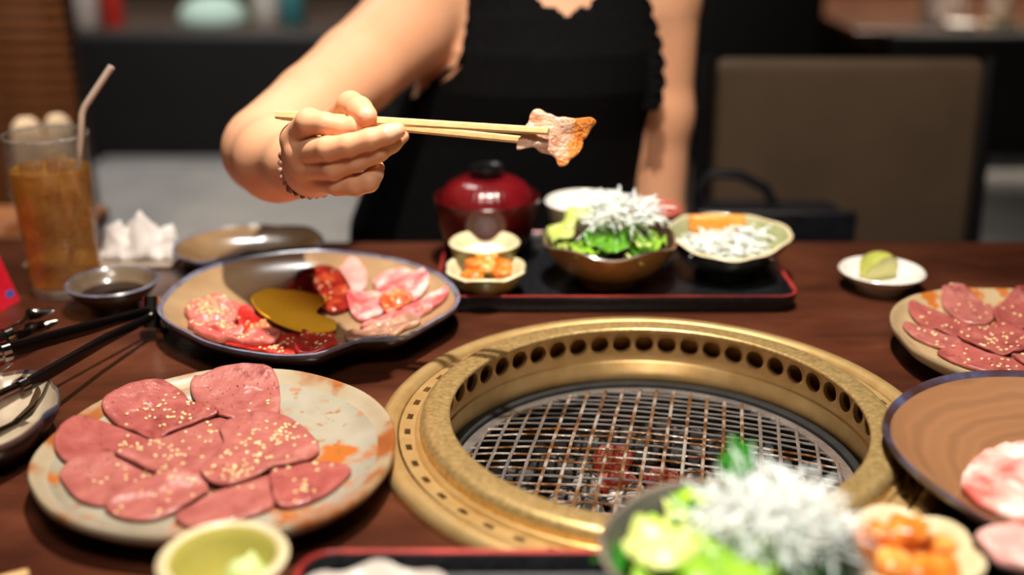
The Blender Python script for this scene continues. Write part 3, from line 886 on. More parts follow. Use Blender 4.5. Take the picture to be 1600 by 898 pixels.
# ---- pork plate
pcx, pcy = 0.402, 0.690
def pork_R(th):
    return 0.136 + 0.003 * math.sin(3 * th + 1) + 0.002 * math.sin(5 * th)
pprof = [(0, 0.020), (0.5, 0.0205), (0.75, 0.023), (0.9, 0.030), (0.955, 0.036), (0.98, 0.039), (0.993, 0.0395), (1.0, 0.037), (0.97, 0.031), (0.8, 0.016), (0.56, 0.006), (0.54, 0), (0, 0)]
V, F, mi = radial((pcx, pcy, 0), pprof, pork_R, n=96, mis=[0, 0, 0, 0, 1, 1, 1, 2, 2, 2, 2, 2], zf=wob(5, 0.004, 1.4))
m_pork_rim = M('blue_violet_rim_glaze', [(0.35, (78, 88, 122)), (0.48, (66, 56, 70)), (0.62, (60, 40, 36))], scale=26, rough=0.22, coat=0.5)
pp = mk('round_plate', V, F, [m_porkplate, m_pork_rim, m_dkglaze], None, org=(pcx, pcy, 0), mi=mi, sharp=60)
tag(pp, 'round brown plate with a blue violet rim and pork slices, beside the grill', 'plate')
hm = HMap(np.array([pcx, pcy]), pork_R, pprof)
meat(hm, [(1500, 752), (1512, 722), (1535, 702), (1568, 690), (1620, 688), (1680, 715), (1690, 780), (1640, 815), (1590, 815), (1550, 802), (1515, 782)], 0.028, 0.009, m_pork, 'thick pink and white pork belly slice alone on the brown plate', 71, name='pork_slice', group='pork slices on the brown plate', seeds=5, lump=0.004)
meat(hm, [(1518, 864), (1545, 852), (1590, 853), (1650, 862), (1700, 890), (1660, 925), (1580, 915), (1535, 890)], 0.028, 0.008, m_palem, 'pale pork slice at the near edge of the brown plate, behind the kimchi', 72, name='pork_slice', group='pork slices on the brown plate', lump=0.004)

# ================================================================ SMALL DISHES
def bowl(name, c, R, h, label, cat, mats, foot=0.45, foot_h=0.006, wall=0.0035, shape=0.55, Rf=None, n=72, zf=None, zb=0.0, inner_z=None, rim_mi=0, group=None, mis_out=1):
    """an open bowl: inside, rim, outside and foot"""
    iz = inner_z if inner_z is not None else foot_h + 0.003
    prof = [(0, iz)]
    for i in range(1, 9):
        t = i / 8
        s = (1 - wall / R) * (t ** shape if shape < 1 else t)
        prof.append((s, iz + (h - iz) * (1 - math.sqrt(max(0, 1 - t ** 2))) if shape == 2 else iz + (h - iz) * t ** 1.9))
    k_in = len(prof) - 1
    prof += [(1 - wall / R * 0.5, h + wall * 0.35), (1.0, h - 0.0003)]
    for i in range(7, 1, -1):
        t = i / 8
        s = max(t ** shape, foot + 0.02)
        prof.append((s, foot_h + (h - foot_h) * t ** 2.0 * 0.98))
    prof += [(foot + 0.01, foot_h), (foot, 0.0), (foot - 0.05, 0.0), (foot - 0.06, foot_h * 0.5), (0, foot_h * 0.5)]
    mis = [0] * k_in + [rim_mi, rim_mi] + [mis_out] * (len(prof) - k_in - 3)
    Rfun = (lambda th: R * (Rf(th) if Rf else 1.0))
    V, F, mi = radial((c[0], c[1], zb), prof, Rfun, n=n, mis=mis, zf=zf)
    o = mk(name, V, F, mats, None, org=(c[0], c[1], zb), mi=mi, sharp=60)
    return tag(o, label, cat, group)

def petal(k_, amp):
    return lambda th: 1 + amp * (abs(math.sin(k_ * th / 2)) - 0.6)

# ---- trays
def tray(name, x0, x1, y0, y1, label, lip=0.018, rot_=0.0, zb=0.0):
    cx_, cy_ = (x0 + x1) / 2, (y0 + y1) / 2
    W_, D_ = (x1 - x0) / 2, (y1 - y0) / 2
    r = 0.022
    def ring(inset, z):
        out = []
        for (sx, sy, a0) in ((1, 1, 0), (-1, 1, PI / 2), (-1, -1, PI), (1, -1, 1.5 * PI)):
            for k_ in range(7):
                a = a0 + PI / 2 * k_ / 6
                rr_ = max(r - inset, 0.002)
                x = sx * (W_ - r) + (rr_ if inset <= r else rr_) * math.cos(a); y = sy * (D_ - r) + rr_ * math.sin(a)
                if inset > r:
                    x -= sx * (inset - r); y -= sy * (inset - r)
                c_, s_ = math.cos(rot_), math.sin(rot_)
                out.append((cx_ + x * c_ - y * s_, cy_ + x * s_ + y * c_, z + zb))
        return out
    secs = [(0.010, 0.0, 0), (0.006, 0.0005, 0), (0.0015, lip * 0.55, 0), (0.0, lip, 0), (0.0004, lip + 0.0012, 0), (0.0022, lip + 0.0014, 1), (0.0036, lip + 0.0002, 1), (0.008, 0.0072, 0), (0.012, 0.006, 0)]
    V = []; F = []; mi = []
    for ins, z, _ in secs: V += ring(ins, z)
    m_ = 28
    for i in range(len(secs) - 1):
        for j in range(m_):
            F.append((i * m_ + j, i * m_ + (j + 1) % m_, (i + 1) * m_ + (j + 1) % m_, (i + 1) * m_ + j)); mi.append(1 if i in (4, 5) else 0)
    F.append(tuple(range(m_ - 1, -1, -1))); mi.append(0)
    F.append(tuple((len(secs) - 1) * m_ + j for j in range(m_))); mi.append(0)
    o = mk(name, V, F, [m_tray, m_trayrim], None, org=(cx_, cy_, 0), mi=mi, sharp=30)
    return tag(o, label, 'tray')
m_tray = M('black_tray_lacquer', [(0.4, (16, 17, 20)), (0.6, (26, 27, 31))], scale=160, rough=0.32, bump=0.06, bscale=500, spec=0.4)
m_trayrim = M('red_tray_edge', [(0.4, (196, 66, 60)), (0.6, (130, 40, 36))], scale=12, rough=0.3)
tray('serving_tray', -0.078, 0.290, 1.046, 1.262, 'black tray with a red lip across the table, holding the soup bowl')
TZ = 0.006
ZT = 0.0125                      # the near tray lies on the grill flange
nt_ = tray('serving_tray', -0.128, 0.310, 0.300, 0.584, 'black tray with a red lip at the near table edge, in front of the grill', zb=ZT)
for fx in (-0.09, 0.27):
    MB().box((fx, 0.335, ZT / 2), (0.03, 0.02, ZT), bev=0.003).build('foot', m_black, nt_)
NZ = ZT + 0.006

# ---- lidded soup bowl
sc_ = np.array([-0.028, 1.205])
soup = empty('soup_bowl', (sc_[0], sc_[1], TZ), 'dark red lacquer soup bowl with a ribbed domed lid and black knob', 'bowl')
V, F, mi = radial((sc_[0], sc_[1], TZ), [(0, 0.01), (0.04, 0.012), (0.052, 0.04), (0.0575, 0.072), (0.0585, 0.0735), (0.0595, 0.072), (0.0565, 0.046), (0.047, 0.02), (0.034, 0.011), (0.030, 0.010), (0.031, 0.0), (0.027, 0.0), (0.026, 0.006), (0, 0.006)], n=80)
mk('bowl_body', V, F, m_soupd, soup)
lidR = lambda th: 1 + 0.010 * math.cos(40 * th)
V, F, mi = radial((sc_[0], sc_[1], TZ), [(0, 0.094), (0.02, 0.0945), (0.033, 0.092), (0.043, 0.086), (0.0495, 0.077), (0.0520, 0.067), (0.0530, 0.059), (0.051, 0.059), (0.049, 0.070), (0.03, 0.088), (0, 0.090)], R=lidR, n=160)
lid = mk('lid', V, F, m_soup, soup, sharp=0)
V, F, mi = radial((sc_[0], sc_[1], TZ), [(0, 0.098), (0.012, 0.0985), (0.0135, 0.105), (0.0185, 0.107), (0.0195, 0.1045), (0.0165, 0.098), (0.0165, 0.092), (0, 0.092)], n=48)
mk('knob', V, F, m_black, lid)

# ---- small round dish of white pickle and the flower dish of kimchi, far tray
def sector(x, y, e, n, w_, s_):
    if math.hypot(x, y) < 0.008: return 'in the middle'
    k_ = int(round(math.atan2(y, x) / (PI / 4))) % 8
    d4 = [e, n, w_, s_]
    return ('towards the ' + d4[k_ // 2]) if k_ % 2 == 0 else 'between the %s and %s sides' % (d4[k_ // 2], d4[(k_ // 2 + 1) % 4])

def heap(name, c, n, mats, size, spread, z0, label_fn, cat, group, flat=0.6, dome=0.0, seed=1):
    r = random.Random(seed)
    put = []
    tries = 0
    while len(put) < n and tries < 4000:
        tries += 1
        a = r.random() * 2 * PI; d = spread * math.sqrt(r.random())
        x, y = d * math.cos(a), d * math.sin(a)
        if any(math.hypot(x - q[0], y - q[1]) < size * 1.25 for q in put): continue
        put.append((x, y))
    for i, (x, y) in enumerate(put):
        V, F = rock((c[0] + x, c[1] + y, z0 + dome * (1 - (x * x + y * y) / spread ** 2)), size * r.uniform(0.85, 1.15), seed * 31 + i, flat)
        o = mk(name, V, F, mats[i % len(mats)], None, sharp=0)
        tag(o, label_fn(i, x, y), cat, group)

m_kim = M('kimchi_orange', [(0.35, (206, 110, 36)), (0.5, (230, 150, 70)), (0.65, (240, 190, 120))], scale=60, rough=0.25, bump=0.5, bscale=160)
m_kim2 = M('kimchi_deep_orange', [(0.35, (196, 82, 20)), (0.5, (226, 122, 40)), (0.68, (238, 170, 96))], scale=50, rough=0.25, bump=0.5, bscale=160)
m_rad = M('white_radish', [(0.35, (226, 222, 214)), (0.65, (246, 244, 240))], scale=60, rough=0.3)
wd = np.array([-0.029, 1.122])
bowl('round_dish', wd, 0.0375, 0.046, 'small round cream dish of white pickle in front of the soup bowl', 'dish', [m_cream, m_greend], zb=TZ, foot=0.5, wall=0.005)
V, F, _ = radial((wd[0], wd[1], TZ), [(0, 0.042), (0.014, 0.0405), (0.024, 0.036), (0.025, 0.031), (0, 0.026)], n=40, zf=lambda th, s: 0.002 * noise.noise(Vector((math.cos(th) * s * 200, math.sin(th) * s * 200, 2))))
tag(mk('grated_radish', V, F, m_rad, None, sharp=0), 'mound of white grated radish in the small round dish', 'radish')
kd = np.array([-0.027, 1.089 - 0.009])
bowl('flower_dish', kd + np.array([0, 0.0]), 0.0415, 0.031, 'flower shaped yellow green dish of kimchi on the far tray', 'dish', [m_cream, m_greend], zb=TZ, foot=0.5, wall=0.0045, Rf=petal(6, 0.10), zf=lambda th, s: 0.004 * s ** 4 * (abs(math.sin(3 * th)) - 0.5))
heap('kimchi_piece', kd, 9, [m_kim, m_kim2], 0.0105, 0.022, TZ + 0.028, lambda i, x, y: 'kimchi piece on the far tray, heaped ' + sector(x, y, 'salad bowl', 'round dish', 'meat plate', 'tray lip'), 'kimchi', 'kimchi in the flower dish on the far tray', dome=0.012, seed=4)

# ---- salads
m_leafg = M('lettuce_green', [(0.3, (74, 128, 20)), (0.55, (134, 178, 44)), (0.75, (176, 204, 80))], scale=30, rough=0.35, bump=0.3, bscale=90, spec=0.4)
m_leafd = M('dark_green_leaf', [(0.3, (22, 84, 16)), (0.7, (48, 128, 30))], scale=40, rough=0.3, bump=0.3, bscale=90)
m_leafm = M('mid_green_leaf', [(0.3, (50, 112, 20)), (0.7, (96, 156, 40))], scale=40, rough=0.3, bump=0.3, bscale=90)
m_leafp = M('pale_lettuce', [(0.3, (170, 190, 84)), (0.6, (206, 214, 130)), (0.8, (220, 226, 168))], scale=26, rough=0.35, bump=0.3, bscale=90)
m_shred = M('white_radish_shreds', [(0.0, (250, 250, 244))], rough=0.4, sss=0.5, sssr=(0.008,))
def leaf(c, az, el, L_, W_, curl, seed, mat, parent, ruf=0.006, tw=0.0):
    r = random.Random(seed)
    nu, nv = 12, 9
    V = []
    d = np.array([math.cos(az), math.sin(az)])
    p_ = np.array([-d[1], d[0]])
    for i in range(nu + 1):
        t = i / nu
        # midrib
        ang = el - curl * t
        s = L_ * t
        x = s * math.cos(el - curl * t * 0.5); z = s * math.sin(el - curl * t * 0.5)
        wd_ = W_ * (math.sin(PI * min(1, 0.12 + 0.86 * t)) ** 0.6)
        for j in range(nv):
            u = (j / (nv - 1)) * 2 - 1
            rz = ruf * abs(u) ** 2 * math.sin(t * 13 + u * 3 + seed) + 0.2 * wd_ * (1 - u * u) * -0.6 + ruf * 0.7 * noise.noise(Vector((t * 3, u * 2, seed)))
            lat = u * wd_
            V.append((c[0] + d[0] * x + p_[0] * lat - math.sin(ang) * rz * d[0], c[1] + d[1] * x + p_[1] * lat - math.sin(ang) * rz * d[1], c[2] + z + rz * math.cos(ang) + tw * lat))
    F = []
    for i in range(nu):
        for j in range(nv - 1):
            a = i * nv + j
            F.append((a, a + nv, a + nv + 1, a + 1))
    o = mk('leaf', V, F, mat, parent, sharp=0)
    md = o.modifiers.new('thick', 'SOLIDIFY'); md.thickness = 0.0009; md.offset = 0
    return o
def shreds(parent, c, n, spread, z0, dome, L_, rad, seed, mat=None, el_=0.4):
    r = random.Random(seed); mb = MB()
    for i in range(n):
        a = r.random() * 2 * PI; d = spread * math.sqrt(r.random())
        x, y = c[0] + d * math.cos(a) * 1.15, c[1] + d * math.sin(a)
        z = z0 + dome * (1 - (d / spread) ** 2) + r.uniform(-0.004, 0.006)
        az = r.random() * 2 * PI; el = r.gauss(0.1, el_)
        l = L_ * r.uniform(0.6, 1.25); b = r.uniform(-0.8, 0.8); b2 = r.uniform(-0.6, 0.2)
        pts = []
        for k_ in range(6):
            t = k_ / 5 - 0.5
            aa = az + b * t
            pts.append((x + l * t * math.cos(aa) * math.cos(el), y + l * t * math.sin(aa) * math.cos(el), z + l * t * math.sin(el) + b2 * l * t * t))
        mb.tube(pts, rad * r.uniform(0.7, 1.2), n=5, flat=0.7)
    o = mb.build('radish_shreds', mat or m_shred, parent, sharp=0)
    o['kind'] = 'stuff'
    return o

s1 = np.array([0.103, 1.125])
m_bronze_rim = M('dark_rim_glaze', [(0.4, (60, 46, 36)), (0.6, (110, 92, 78))], scale=30, rough=0.25, coat=0.4)
bowl('salad_bowl', s1, 0.0705, 0.050, 'bronze glazed salad bowl with a dark wavy rim on the far tray', 'bowl', [m_dkglaze, m_bronze, m_bronze_rim], zb=TZ, foot=0.42, Rf=petal(5, 0.05), rim_mi=2, zf=lambda th, s: 0.003 * s ** 4 * math.sin(5 * th))
sal = empty('green_salad', (s1[0], s1[1], TZ + 0.012), 'green leaf salad topped with white radish shreds in the bronze bowl', 'salad')
r_ = random.Random(3)
for i in range(22):
    a = 2 * PI * i / 22 * 2.39996 * 3
    rad_ = 0.036 * math.sqrt((i + 0.5) / 22)
    c = (s1[0] + rad_ * math.cos(a), s1[1] + rad_ * math.sin(a), TZ + 0.038 + 0.016 * (1 - rad_ / 0.036) + r_.uniform(-0.002, 0.004))
    leaf(c, a + r_.uniform(-0.9, 0.9), r_.uniform(0.15, 0.6), r_.uniform(0.024, 0.036), r_.uniform(0.011, 0.018), r_.uniform(0.2, 0.9), i, [m_leafg, m_leafp, m_leafm, m_leafg][i % 4], sal, ruf=0.005)
leaf((s1[0] - 0.062, s1[1] + 0.0, TZ + 0.044), 0.25, 0.95, 0.060, 0.022, 0.5, 91, m_leafp, sal)
leaf((s1[0] + 0.000, s1[1] - 0.048, TZ + 0.050), 1.9, 0.75, 0.050, 0.024, 1.3, 92, m_leafm, sal)
leaf((s1[0] - 0.022, s1[1] - 0.058, TZ + 0.050), 2.2, 0.35, 0.040, 0.014, 0.9, 93, m_leafg, sal)
leaf((s1[0] + 0.030, s1[1] - 0.040, TZ + 0.050), 0.9, 0.45, 0.034, 0.017, 0.6, 94, m_leafg, sal)
shreds(sal, (s1[0] + 0.010, s1[1] + 0.006), 170, 0.036, TZ + 0.070, 0.016, 0.044, 0.0011, 5)

# ---- white bowl and pink dish behind the salad
wb = np.array([0.083, 1.222])
bowl('rice_bowl', wb, 0.046, 0.062, 'white rice bowl half hidden behind the bronze salad bowl', 'bowl', [m_white, m_cream], zb=TZ, foot=0.45)
V, F, _ = radial((wb[0], wb[1], TZ), [(0, 0.066), (0.02, 0.064), (0.034, 0.056), (0.040, 0.048), (0, 0.04)], n=40, zf=lambda th, s: 0.003 * noise.noise(Vector((math.cos(th) * s * 160, math.sin(th) * s * 160, 4))))
tag(mk('steamed_rice', V, F, m_rad, None, sharp=0), 'mound of white rice in the bowl behind the salad', 'rice')
pk = np.array([0.158, 1.228])
bowl('condiment_dish', pk, 0.036, 0.052, 'reddish pink dish behind the radish shreds of the far salad', 'dish', [M('pink_glaze', [(0.3, (186, 88, 74)), (0.7, (206, 118, 98))], scale=30, rough=0.3, coat=0.3), M('pink_glaze_dark', [(0.0, (170, 84, 70))], rough=0.3)], zb=TZ, foot=0.5)

# ---- leaf edged green bowl with orange and white salad
gb = np.array([0.229, 1.150])
def gbR(th):
    return 1.0 + 0.18 * math.exp(-(((th + PI + 0.05) % (2 * PI) - PI) / 0.55) ** 2) + 0.02 * abs(math.sin(5 * th))
def gbz(th, s):
    return s ** 3 * (0.007 * math.sin(th) + 0.003 * math.cos(2 * th) + 0.0006 * math.sin(9 * th))
bowl('leaf_bowl', gb, 0.0605, 0.046, 'pale green leaf edged bowl with orange and white shreds on the far tray', 'bowl', [m_green, m_darkbowl, m_cream], zb=TZ, foot=0.5, Rf=gbR, zf=gbz, rim_mi=2)
osal = empty('carrot_radish_salad', (gb[0], gb[1], TZ + 0.012), 'orange and white shredded salad in the pale green bowl', 'salad')
m_car = M('orange_carrot', [(0.3, (232, 134, 40)), (0.7, (244, 166, 80))], scale=60, rough=0.3)
mb = MB().box((gb[0] - 0.006, gb[1] + 0.016, TZ + 0.052), (0.062, 0.016, 0.020), rot=Matrix.Rotation(-0.25, 3, 'X'), bev=0.005)
mb.build('orange_block', m_car, osal)
shreds(osal, (gb[0] - 0.004, gb[1] - 0.010), 110, 0.036, TZ + 0.034, 0.012, 0.036, 0.0014, 15, el_=0.15)
shreds(osal, (gb[0] + 0.020, gb[1] + 0.004), 40, 0.020, TZ + 0.040, 0.010, 0.030, 0.0014, 16, el_=0.15)

# ---- lime dish
ld = np.array([0.392, 1.118])
bowl('round_dish', ld, 0.0445, 0.022, 'small white porcelain dish holding a lime wedge', 'dish', [m_white, M('beige_porcelain', [(0.0, (206, 184, 160))], rough=0.3)], foot=0.55, wall=0.003)
m_lime = M('lime_flesh', [(0.3, (196, 196, 116)), (0.7, (222, 220, 156))], scale=70, rough=0.3, bump=0.3)
m_limes = M('lime_skin', [(0.3, (150, 160, 62)), (0.7, (190, 190, 100))], scale=90, rough=0.35)
lime = empty('lime_wedge', (ld[0] - 0.001, ld[1], 0.0095), 'pale green lime wedge standing in the small white dish', 'lime')
def wedge(Rr, Ra, half, n=20):
    V = [(-Ra, 0, 0), (Ra, 0, 0)]; rows = []
    for i in range(9):
        a = -half + 2 * half * i / 8
        row = []
        for k_ in range(n + 1):
            b = -PI / 2 + PI * k_ / n
            row.append(len(V)); V.append((Ra * math.sin(b), Rr * math.cos(b) * math.sin(a), Rr * math.cos(b) * math.cos(a)))
        rows.append(row)
    return V, rows
T = np.array(Matrix.Rotation(math.radians(24), 3, 'Z') @ Matrix.Rotation(math.radians(12), 3, 'Y') @ Matrix.Rotation(math.radians(-16), 3, 'X'))
off = (ld[0] - 0.002, ld[1] + 0.004, 0.0085)
def place(V): return np.array(V) @ T.T + np.asarray(off)
V, rows = wedge(0.0315, 0.0215, 0.62)
F = [(rows[i][k_], rows[i][k_ + 1], rows[i + 1][k_ + 1], rows[i + 1][k_]) for i in range(8) for k_ in range(20)]
peel = mk('peel', place(V), F, m_limes, lime)
V, rows = wedge(0.0303, 0.0206, 0.615)
F = []
for row in (rows[0], rows[-1]):
    F.append(tuple([0] + row[1:-1] + [1]))
F += [(rows[i][k_], rows[i][k_ + 1], rows[i + 1][k_ + 1], rows[i + 1][k_]) for i in range(8) for k_ in range(20)]
mk('flesh', place(V), F, m_lime, lime, sharp=30)

# ---- soy sauce dish
sd = np.array([-0.404, 1.062])
soy = bowl('sauce_dish', sd, 0.0455, 0.030, 'shallow grey dish of dark soy sauce beside the tea glass', 'dish', [M('grey_tan_glaze', [(0.3, (96, 80, 64)), (0.7, (126, 108, 88))], scale=30, rough=0.25, coat=0.4), m_dkglaze, m_bluerim], foot=0.5, rim_mi=2)
V, F, _ = radial((sd[0], sd[1], 0), [(0, 0.0185), (0.030, 0.0185), (0.031, 0.0183), (0.030, 0.0172), (0, 0.0172)], n=48)
mk('soy_sauce', V, F, M('soy_sauce', [(0.0, (26, 12, 8))], rough=0.04, spec=0.7), soy)

# ---- tea glass, ice, straw
gl = P(106, 452, 0)[:2]
def clear(name, tint, body, k, rough=0.03, ior=1.4):
    """a see-through material: tinted transparency, a little cloudy body and a Fresnel gloss"""
    m = bpy.data.materials.new(name); m.use_nodes = True
    nt = m.node_tree; N = nt.nodes; L = nt.links
    N.remove(N['Principled BSDF'])
    tr = N.new('ShaderNodeBsdfTransparent'); tr.inputs[0].default_value = lin(tint)
    df = N.new('ShaderNodeBsdfTranslucent'); df.inputs[0].default_value = lin(body)
    d2 = N.new('ShaderNodeBsdfDiffuse'); d2.inputs[0].default_value = lin(body)
    md = N.new('ShaderNodeMixShader'); md.inputs[0].default_value = 0.5
    L.new(df.outputs[0], md.inputs[1]); L.new(d2.outputs[0], md.inputs[2])
    nz = N.new('ShaderNodeTexNoise'); nz.inputs['Scale'].default_value = 70
    tc = N.new('ShaderNodeTexCoord'); L.new(tc.outputs['Object'], nz.inputs['Vector'])
    mr = N.new('ShaderNodeMapRange'); mr.inputs['From Min'].default_value = 0.35; mr.inputs['From Max'].default_value = 0.7
    mr.inputs['To Min'].default_value = k * 0.6; mr.inputs['To Max'].default_value = min(1, k * 1.4)
    L.new(nz.outputs['Fac'], mr.inputs['Value'])
    m1 = N.new('ShaderNodeMixShader'); L.new(mr.outputs['Result'], m1.inputs[0])
    L.new(tr.outputs[0], m1.inputs[1]); L.new(md.outputs[0], m1.inputs[2])
    gl_ = N.new('ShaderNodeBsdfGlossy'); gl_.inputs['Roughness'].default_value = rough
    lw = N.new('ShaderNodeLayerWeight'); lw.inputs['Blend'].default_value = 0.12
    fr = N.new('ShaderNodeMapRange'); fr.inputs['To Min'].default_value = 0.03; fr.inputs['To Max'].default_value = ior - 1.0
    L.new(lw.outputs['Facing'], fr.inputs['Value'])
    m2 = N.new('ShaderNodeMixShader'); L.new(fr.outputs[0], m2.inputs[0])
    L.new(m1.outputs[0], m2.inputs[1]); L.new(gl_.outputs[0], m2.inputs[2])
    L.new(m2.outputs[0], N['Material Output'].inputs[0])
    return m
m_glass = clear('clear_glass', (246, 246, 246), (220, 214, 208), 0.05, ior=1.35)
m_tea = clear('amber_tea', (255, 224, 140), (255, 196, 62), 0.40, ior=1.1)
m_rimg = clear('pale_highlight_glass', (226, 224, 222), (236, 228, 220), 0.35, ior=1.7)  # pale body puts the highlight of the rim and base into the colour
m_ice = clear('ice', (240, 228, 204), (214, 176, 120), 0.42, rough=0.1, ior=1.4)
glass = empty('tea_glass', (gl[0], gl[1], 0), 'tall clear glass of amber iced tea', 'glass')
V, F, _ = radial((gl[0], gl[1], 0), [(0, 0.010), (0.0335, 0.0105), (0.0350, 0.014), (0.0405, 0.166), (0.0411, 0.1668), (0.0420, 0.166), (0.0368, 0.010), (0.036, 0.002), (0.0345, 0.0), (0, 0.001)], n=64)
mk('glass_body', V, F, m_glass, glass)
V, F, _ = radial((gl[0], gl[1], 0), [(0.0406, 0.1662), (0.0405, 0.1682), (0.0413, 0.1692), (0.0421, 0.1682), (0.0420, 0.1662)], n=64)
mk('glass_rim', V, F, m_rimg, glass, sharp=0)
V, F, _ = radial((gl[0], gl[1], 0), [(0, 0.0102), (0.033, 0.0102), (0.0352, 0.008), (0.0348, 0.0012), (0, 0.0012)], n=64)
mk('glass_base', V, F, m_rimg, glass)
V, F, _ = radial((gl[0], gl[1], 0), [(0, 0.0108), (0.0332, 0.0112), (0.0347, 0.0143), (0.0388, 0.133), (0, 0.133)], n=64)
mk('tea', V, F, m_tea, glass, sharp=50)
ri = random.Random(11)
ice_spots = [(-0.014, -0.012, 0.133), (0.014, -0.010, 0.136), (0.002, 0.016, 0.134), (-0.012, 0.006, 0.100), (0.013, -0.004, 0.099), (0.000, -0.017, 0.101), (0.008, 0.015, 0.073), (-0.013, -0.006, 0.073), (0.010, -0.013, 0.072)]
for i, (x, y, z) in enumerate(ice_spots):
    rm = Matrix.Rotation(ri.uniform(0, 3), 3, 'Z') @ Matrix.Rotation(ri.uniform(-0.5, 0.5), 3, 'X')
    o = MB().box((gl[0] + x, gl[1] + y, z), (0.0185, 0.0185, 0.0185), rot=rm, bev=0.003).build('ice_cube', m_ice)
    tag(o, 'ice cube in the tea glass, in the %s layer, on the %s' % (['surface', 'second', 'lowest'][i // 3], 'straw side' if (x > 0.005 and y < 0.01) else ('card side' if x < -0.005 else ('side towards the bench' if y > 0.01 else 'side towards the camera'))), 'ice cube', 'ice cubes in the tea')
MB().tube([(gl[0] + 0.004, gl[1] + 0.004, 0.016), (gl[0] + 0.0185, gl[1] + 0.006, 0.10), PD(126, 215, 1.118), PD(128, 178, 1.112), PD(132, 167, 1.110), PD(138, 158, 1.108), PD(174, 104, 1.10)], 0.0032, n=12).build('drinking_straw', M('cream_paper_straw', [(0.0, (222, 196, 178))], rough=0.5))
tag(bpy.data.objects['drinking_straw'], 'pale bent paper straw standing in the iced tea', 'straw')

# ---- napkin on a flat towel wrapper
a_, b_ = P(30, 424, 0), P(272, 416, 0)
m_wrap = M('beige_paper', [(0.4, (148, 130, 114)), (0.6, (170, 152, 136))], scale=40, rough=0.7)
tag(MB().box(((a_[0] + b_[0]) / 2, (a_[1] + b_[1]) / 2 + 0.028, 0.002), (b_[0] - a_[0], 0.055, 0.004), bev=0.0015).build('towel_wrapper', m_wrap), 'flat beige paper wrapper under the white napkin, behind the glass', 'wrapper')
def crumple():
    n_, m_ = 34, 16
    V = []; F = []
    x0, x1 = P(150, 416, 0)[0], P(270, 416, 0)[0]
    y0 = P(210, 416, 0)[1] + 0.004
    for i in range(n_ + 1):
        for j in range(m_ + 1):
            u, v = i / n_, j / m_
            x = x0 + (x1 - x0) * u; y = y0 + 0.045 * v
            us = min(max(u + 0.10 * (v - 0.5), 0), 1)
            env = min(1.0, 1 - abs(v - 0.55) / 0.56) ** 0.8
            h = 0.052 * float(np.interp(us, [0, 0.10, 0.24, 0.36, 0.40, 0.52, 0.60, 0.78, 0.93, 1.0], [0.15, 0.62, 0.80, 0.55, 0.70, 1.0, 0.92, 0.55, 0.70, 0.1]))
            h += 0.006 * abs(noise.noise(Vector((u * 9, v * 5, 2))))
            V.append((x + 0.006 * noise.noise(Vector((u * 7, v * 7, 1))), y + 0.005 * noise.noise(Vector((u * 7, v * 7, 5))), 0.0045 + h * env))
    for i in range(n_):
        for j in range(m_):
            a = i * (m_ + 1) + j
            F.append((a, a + m_ + 1, a + m_ + 2, a + 1))
    o = mk('paper_napkin', V, F, M('white_tissue', [(0.0, (236, 228, 224))], rough=0.8), None, sharp=0)
    md = o.modifiers.new('thick', 'SOLIDIFY'); md.thickness = 0.0006
    tag(o, 'crumpled white paper napkin behind the tea glass', 'napkin')
crumple()

# ---- red tent card
q0 = P(30, 469, 0); q1 = P(0, 487, 0)
dv = (q1 - q0)[:2]; dv /= np.linalg.norm(dv)
nv_ = np.array([-dv[1], dv[0]])
if nv_[1] < 0: nv_ = -nv_
card = empty('tent_card', (q0[0], q0[1], 0), 'bright red folded tent card at the frame edge beside the tea', 'card')
m_red = M('red_card', [(0.4, (206, 22, 44)), (0.6, (222, 34, 56))], scale=20, rough=0.4)
Lc = 0.075; Hc = 0.085; Dc = 0.055
apex = nv_ * Dc * 0.5
b0 = q0[:2]; b1 = q0[:2] + dv * Lc
def panel(a, b, c, d, th=0.0012):
    a, b, c, d = [np.asarray(q, float) for q in (a, b, c, d)]
    n_ = np.cross(b - a, d - a); n_ /= np.linalg.norm(n_)
    V = [a, b, c, d, a + n_ * th, b + n_ * th, c + n_ * th, d + n_ * th]
    return V, [(0, 3, 2, 1), (4, 5, 6, 7), (0, 1, 5, 4), (1, 2, 6, 5), (2, 3, 7, 6), (3, 0, 4, 7)]
t0 = np.array([*(b0 + apex), Hc]); t1 = np.array([*(b1 + apex), Hc])
V, F = panel((*b0, 0), t0, t1, (*b1, 0)); front = mk('front_panel', V, F, m_red, card, smooth=False)
e0 = b0 + nv_ * Dc; e1 = b1 + nv_ * Dc
V, F = panel((*e1, 0), t1, t0, (*e0, 0)); mk('rear_panel', V, F, m_red, card, smooth=False)
fn = np.cross(t0 - np.array([*b0, 0]), np.array([*b1, 0]) - np.array([*b0, 0])); fn /= np.linalg.norm(fn)
if fn[1] > 0: fn = -fn
up_ = (t0 - np.array([*b0, 0])); up_ /= np.linalg.norm(up_)
cc = np.array([*b0, 0]) + np.array([*dv, 0]) * 0.010 + up_ * 0.011 + fn * 0.0016
V = [cc + np.array([*dv, 0]) * 0.0065 * math.cos(a) + up_ * 0.0042 * math.sin(a) for a in np.linspace(0, 2 * PI, 24, endpoint=False)]
V2 = [v - fn * 0.0012 for v in V]
F = [tuple(range(24)), tuple(range(47, 23, -1))] + [(k_, 24 + k_, 24 + (k_ + 1) % 24, (k_ + 1) % 24) for k_ in range(24)]
tag(mk('oval_logo', V + V2, F, M('blue_print', [(0.0, (70, 90, 170))], rough=0.4), front), 'small blue oval printed in the corner')

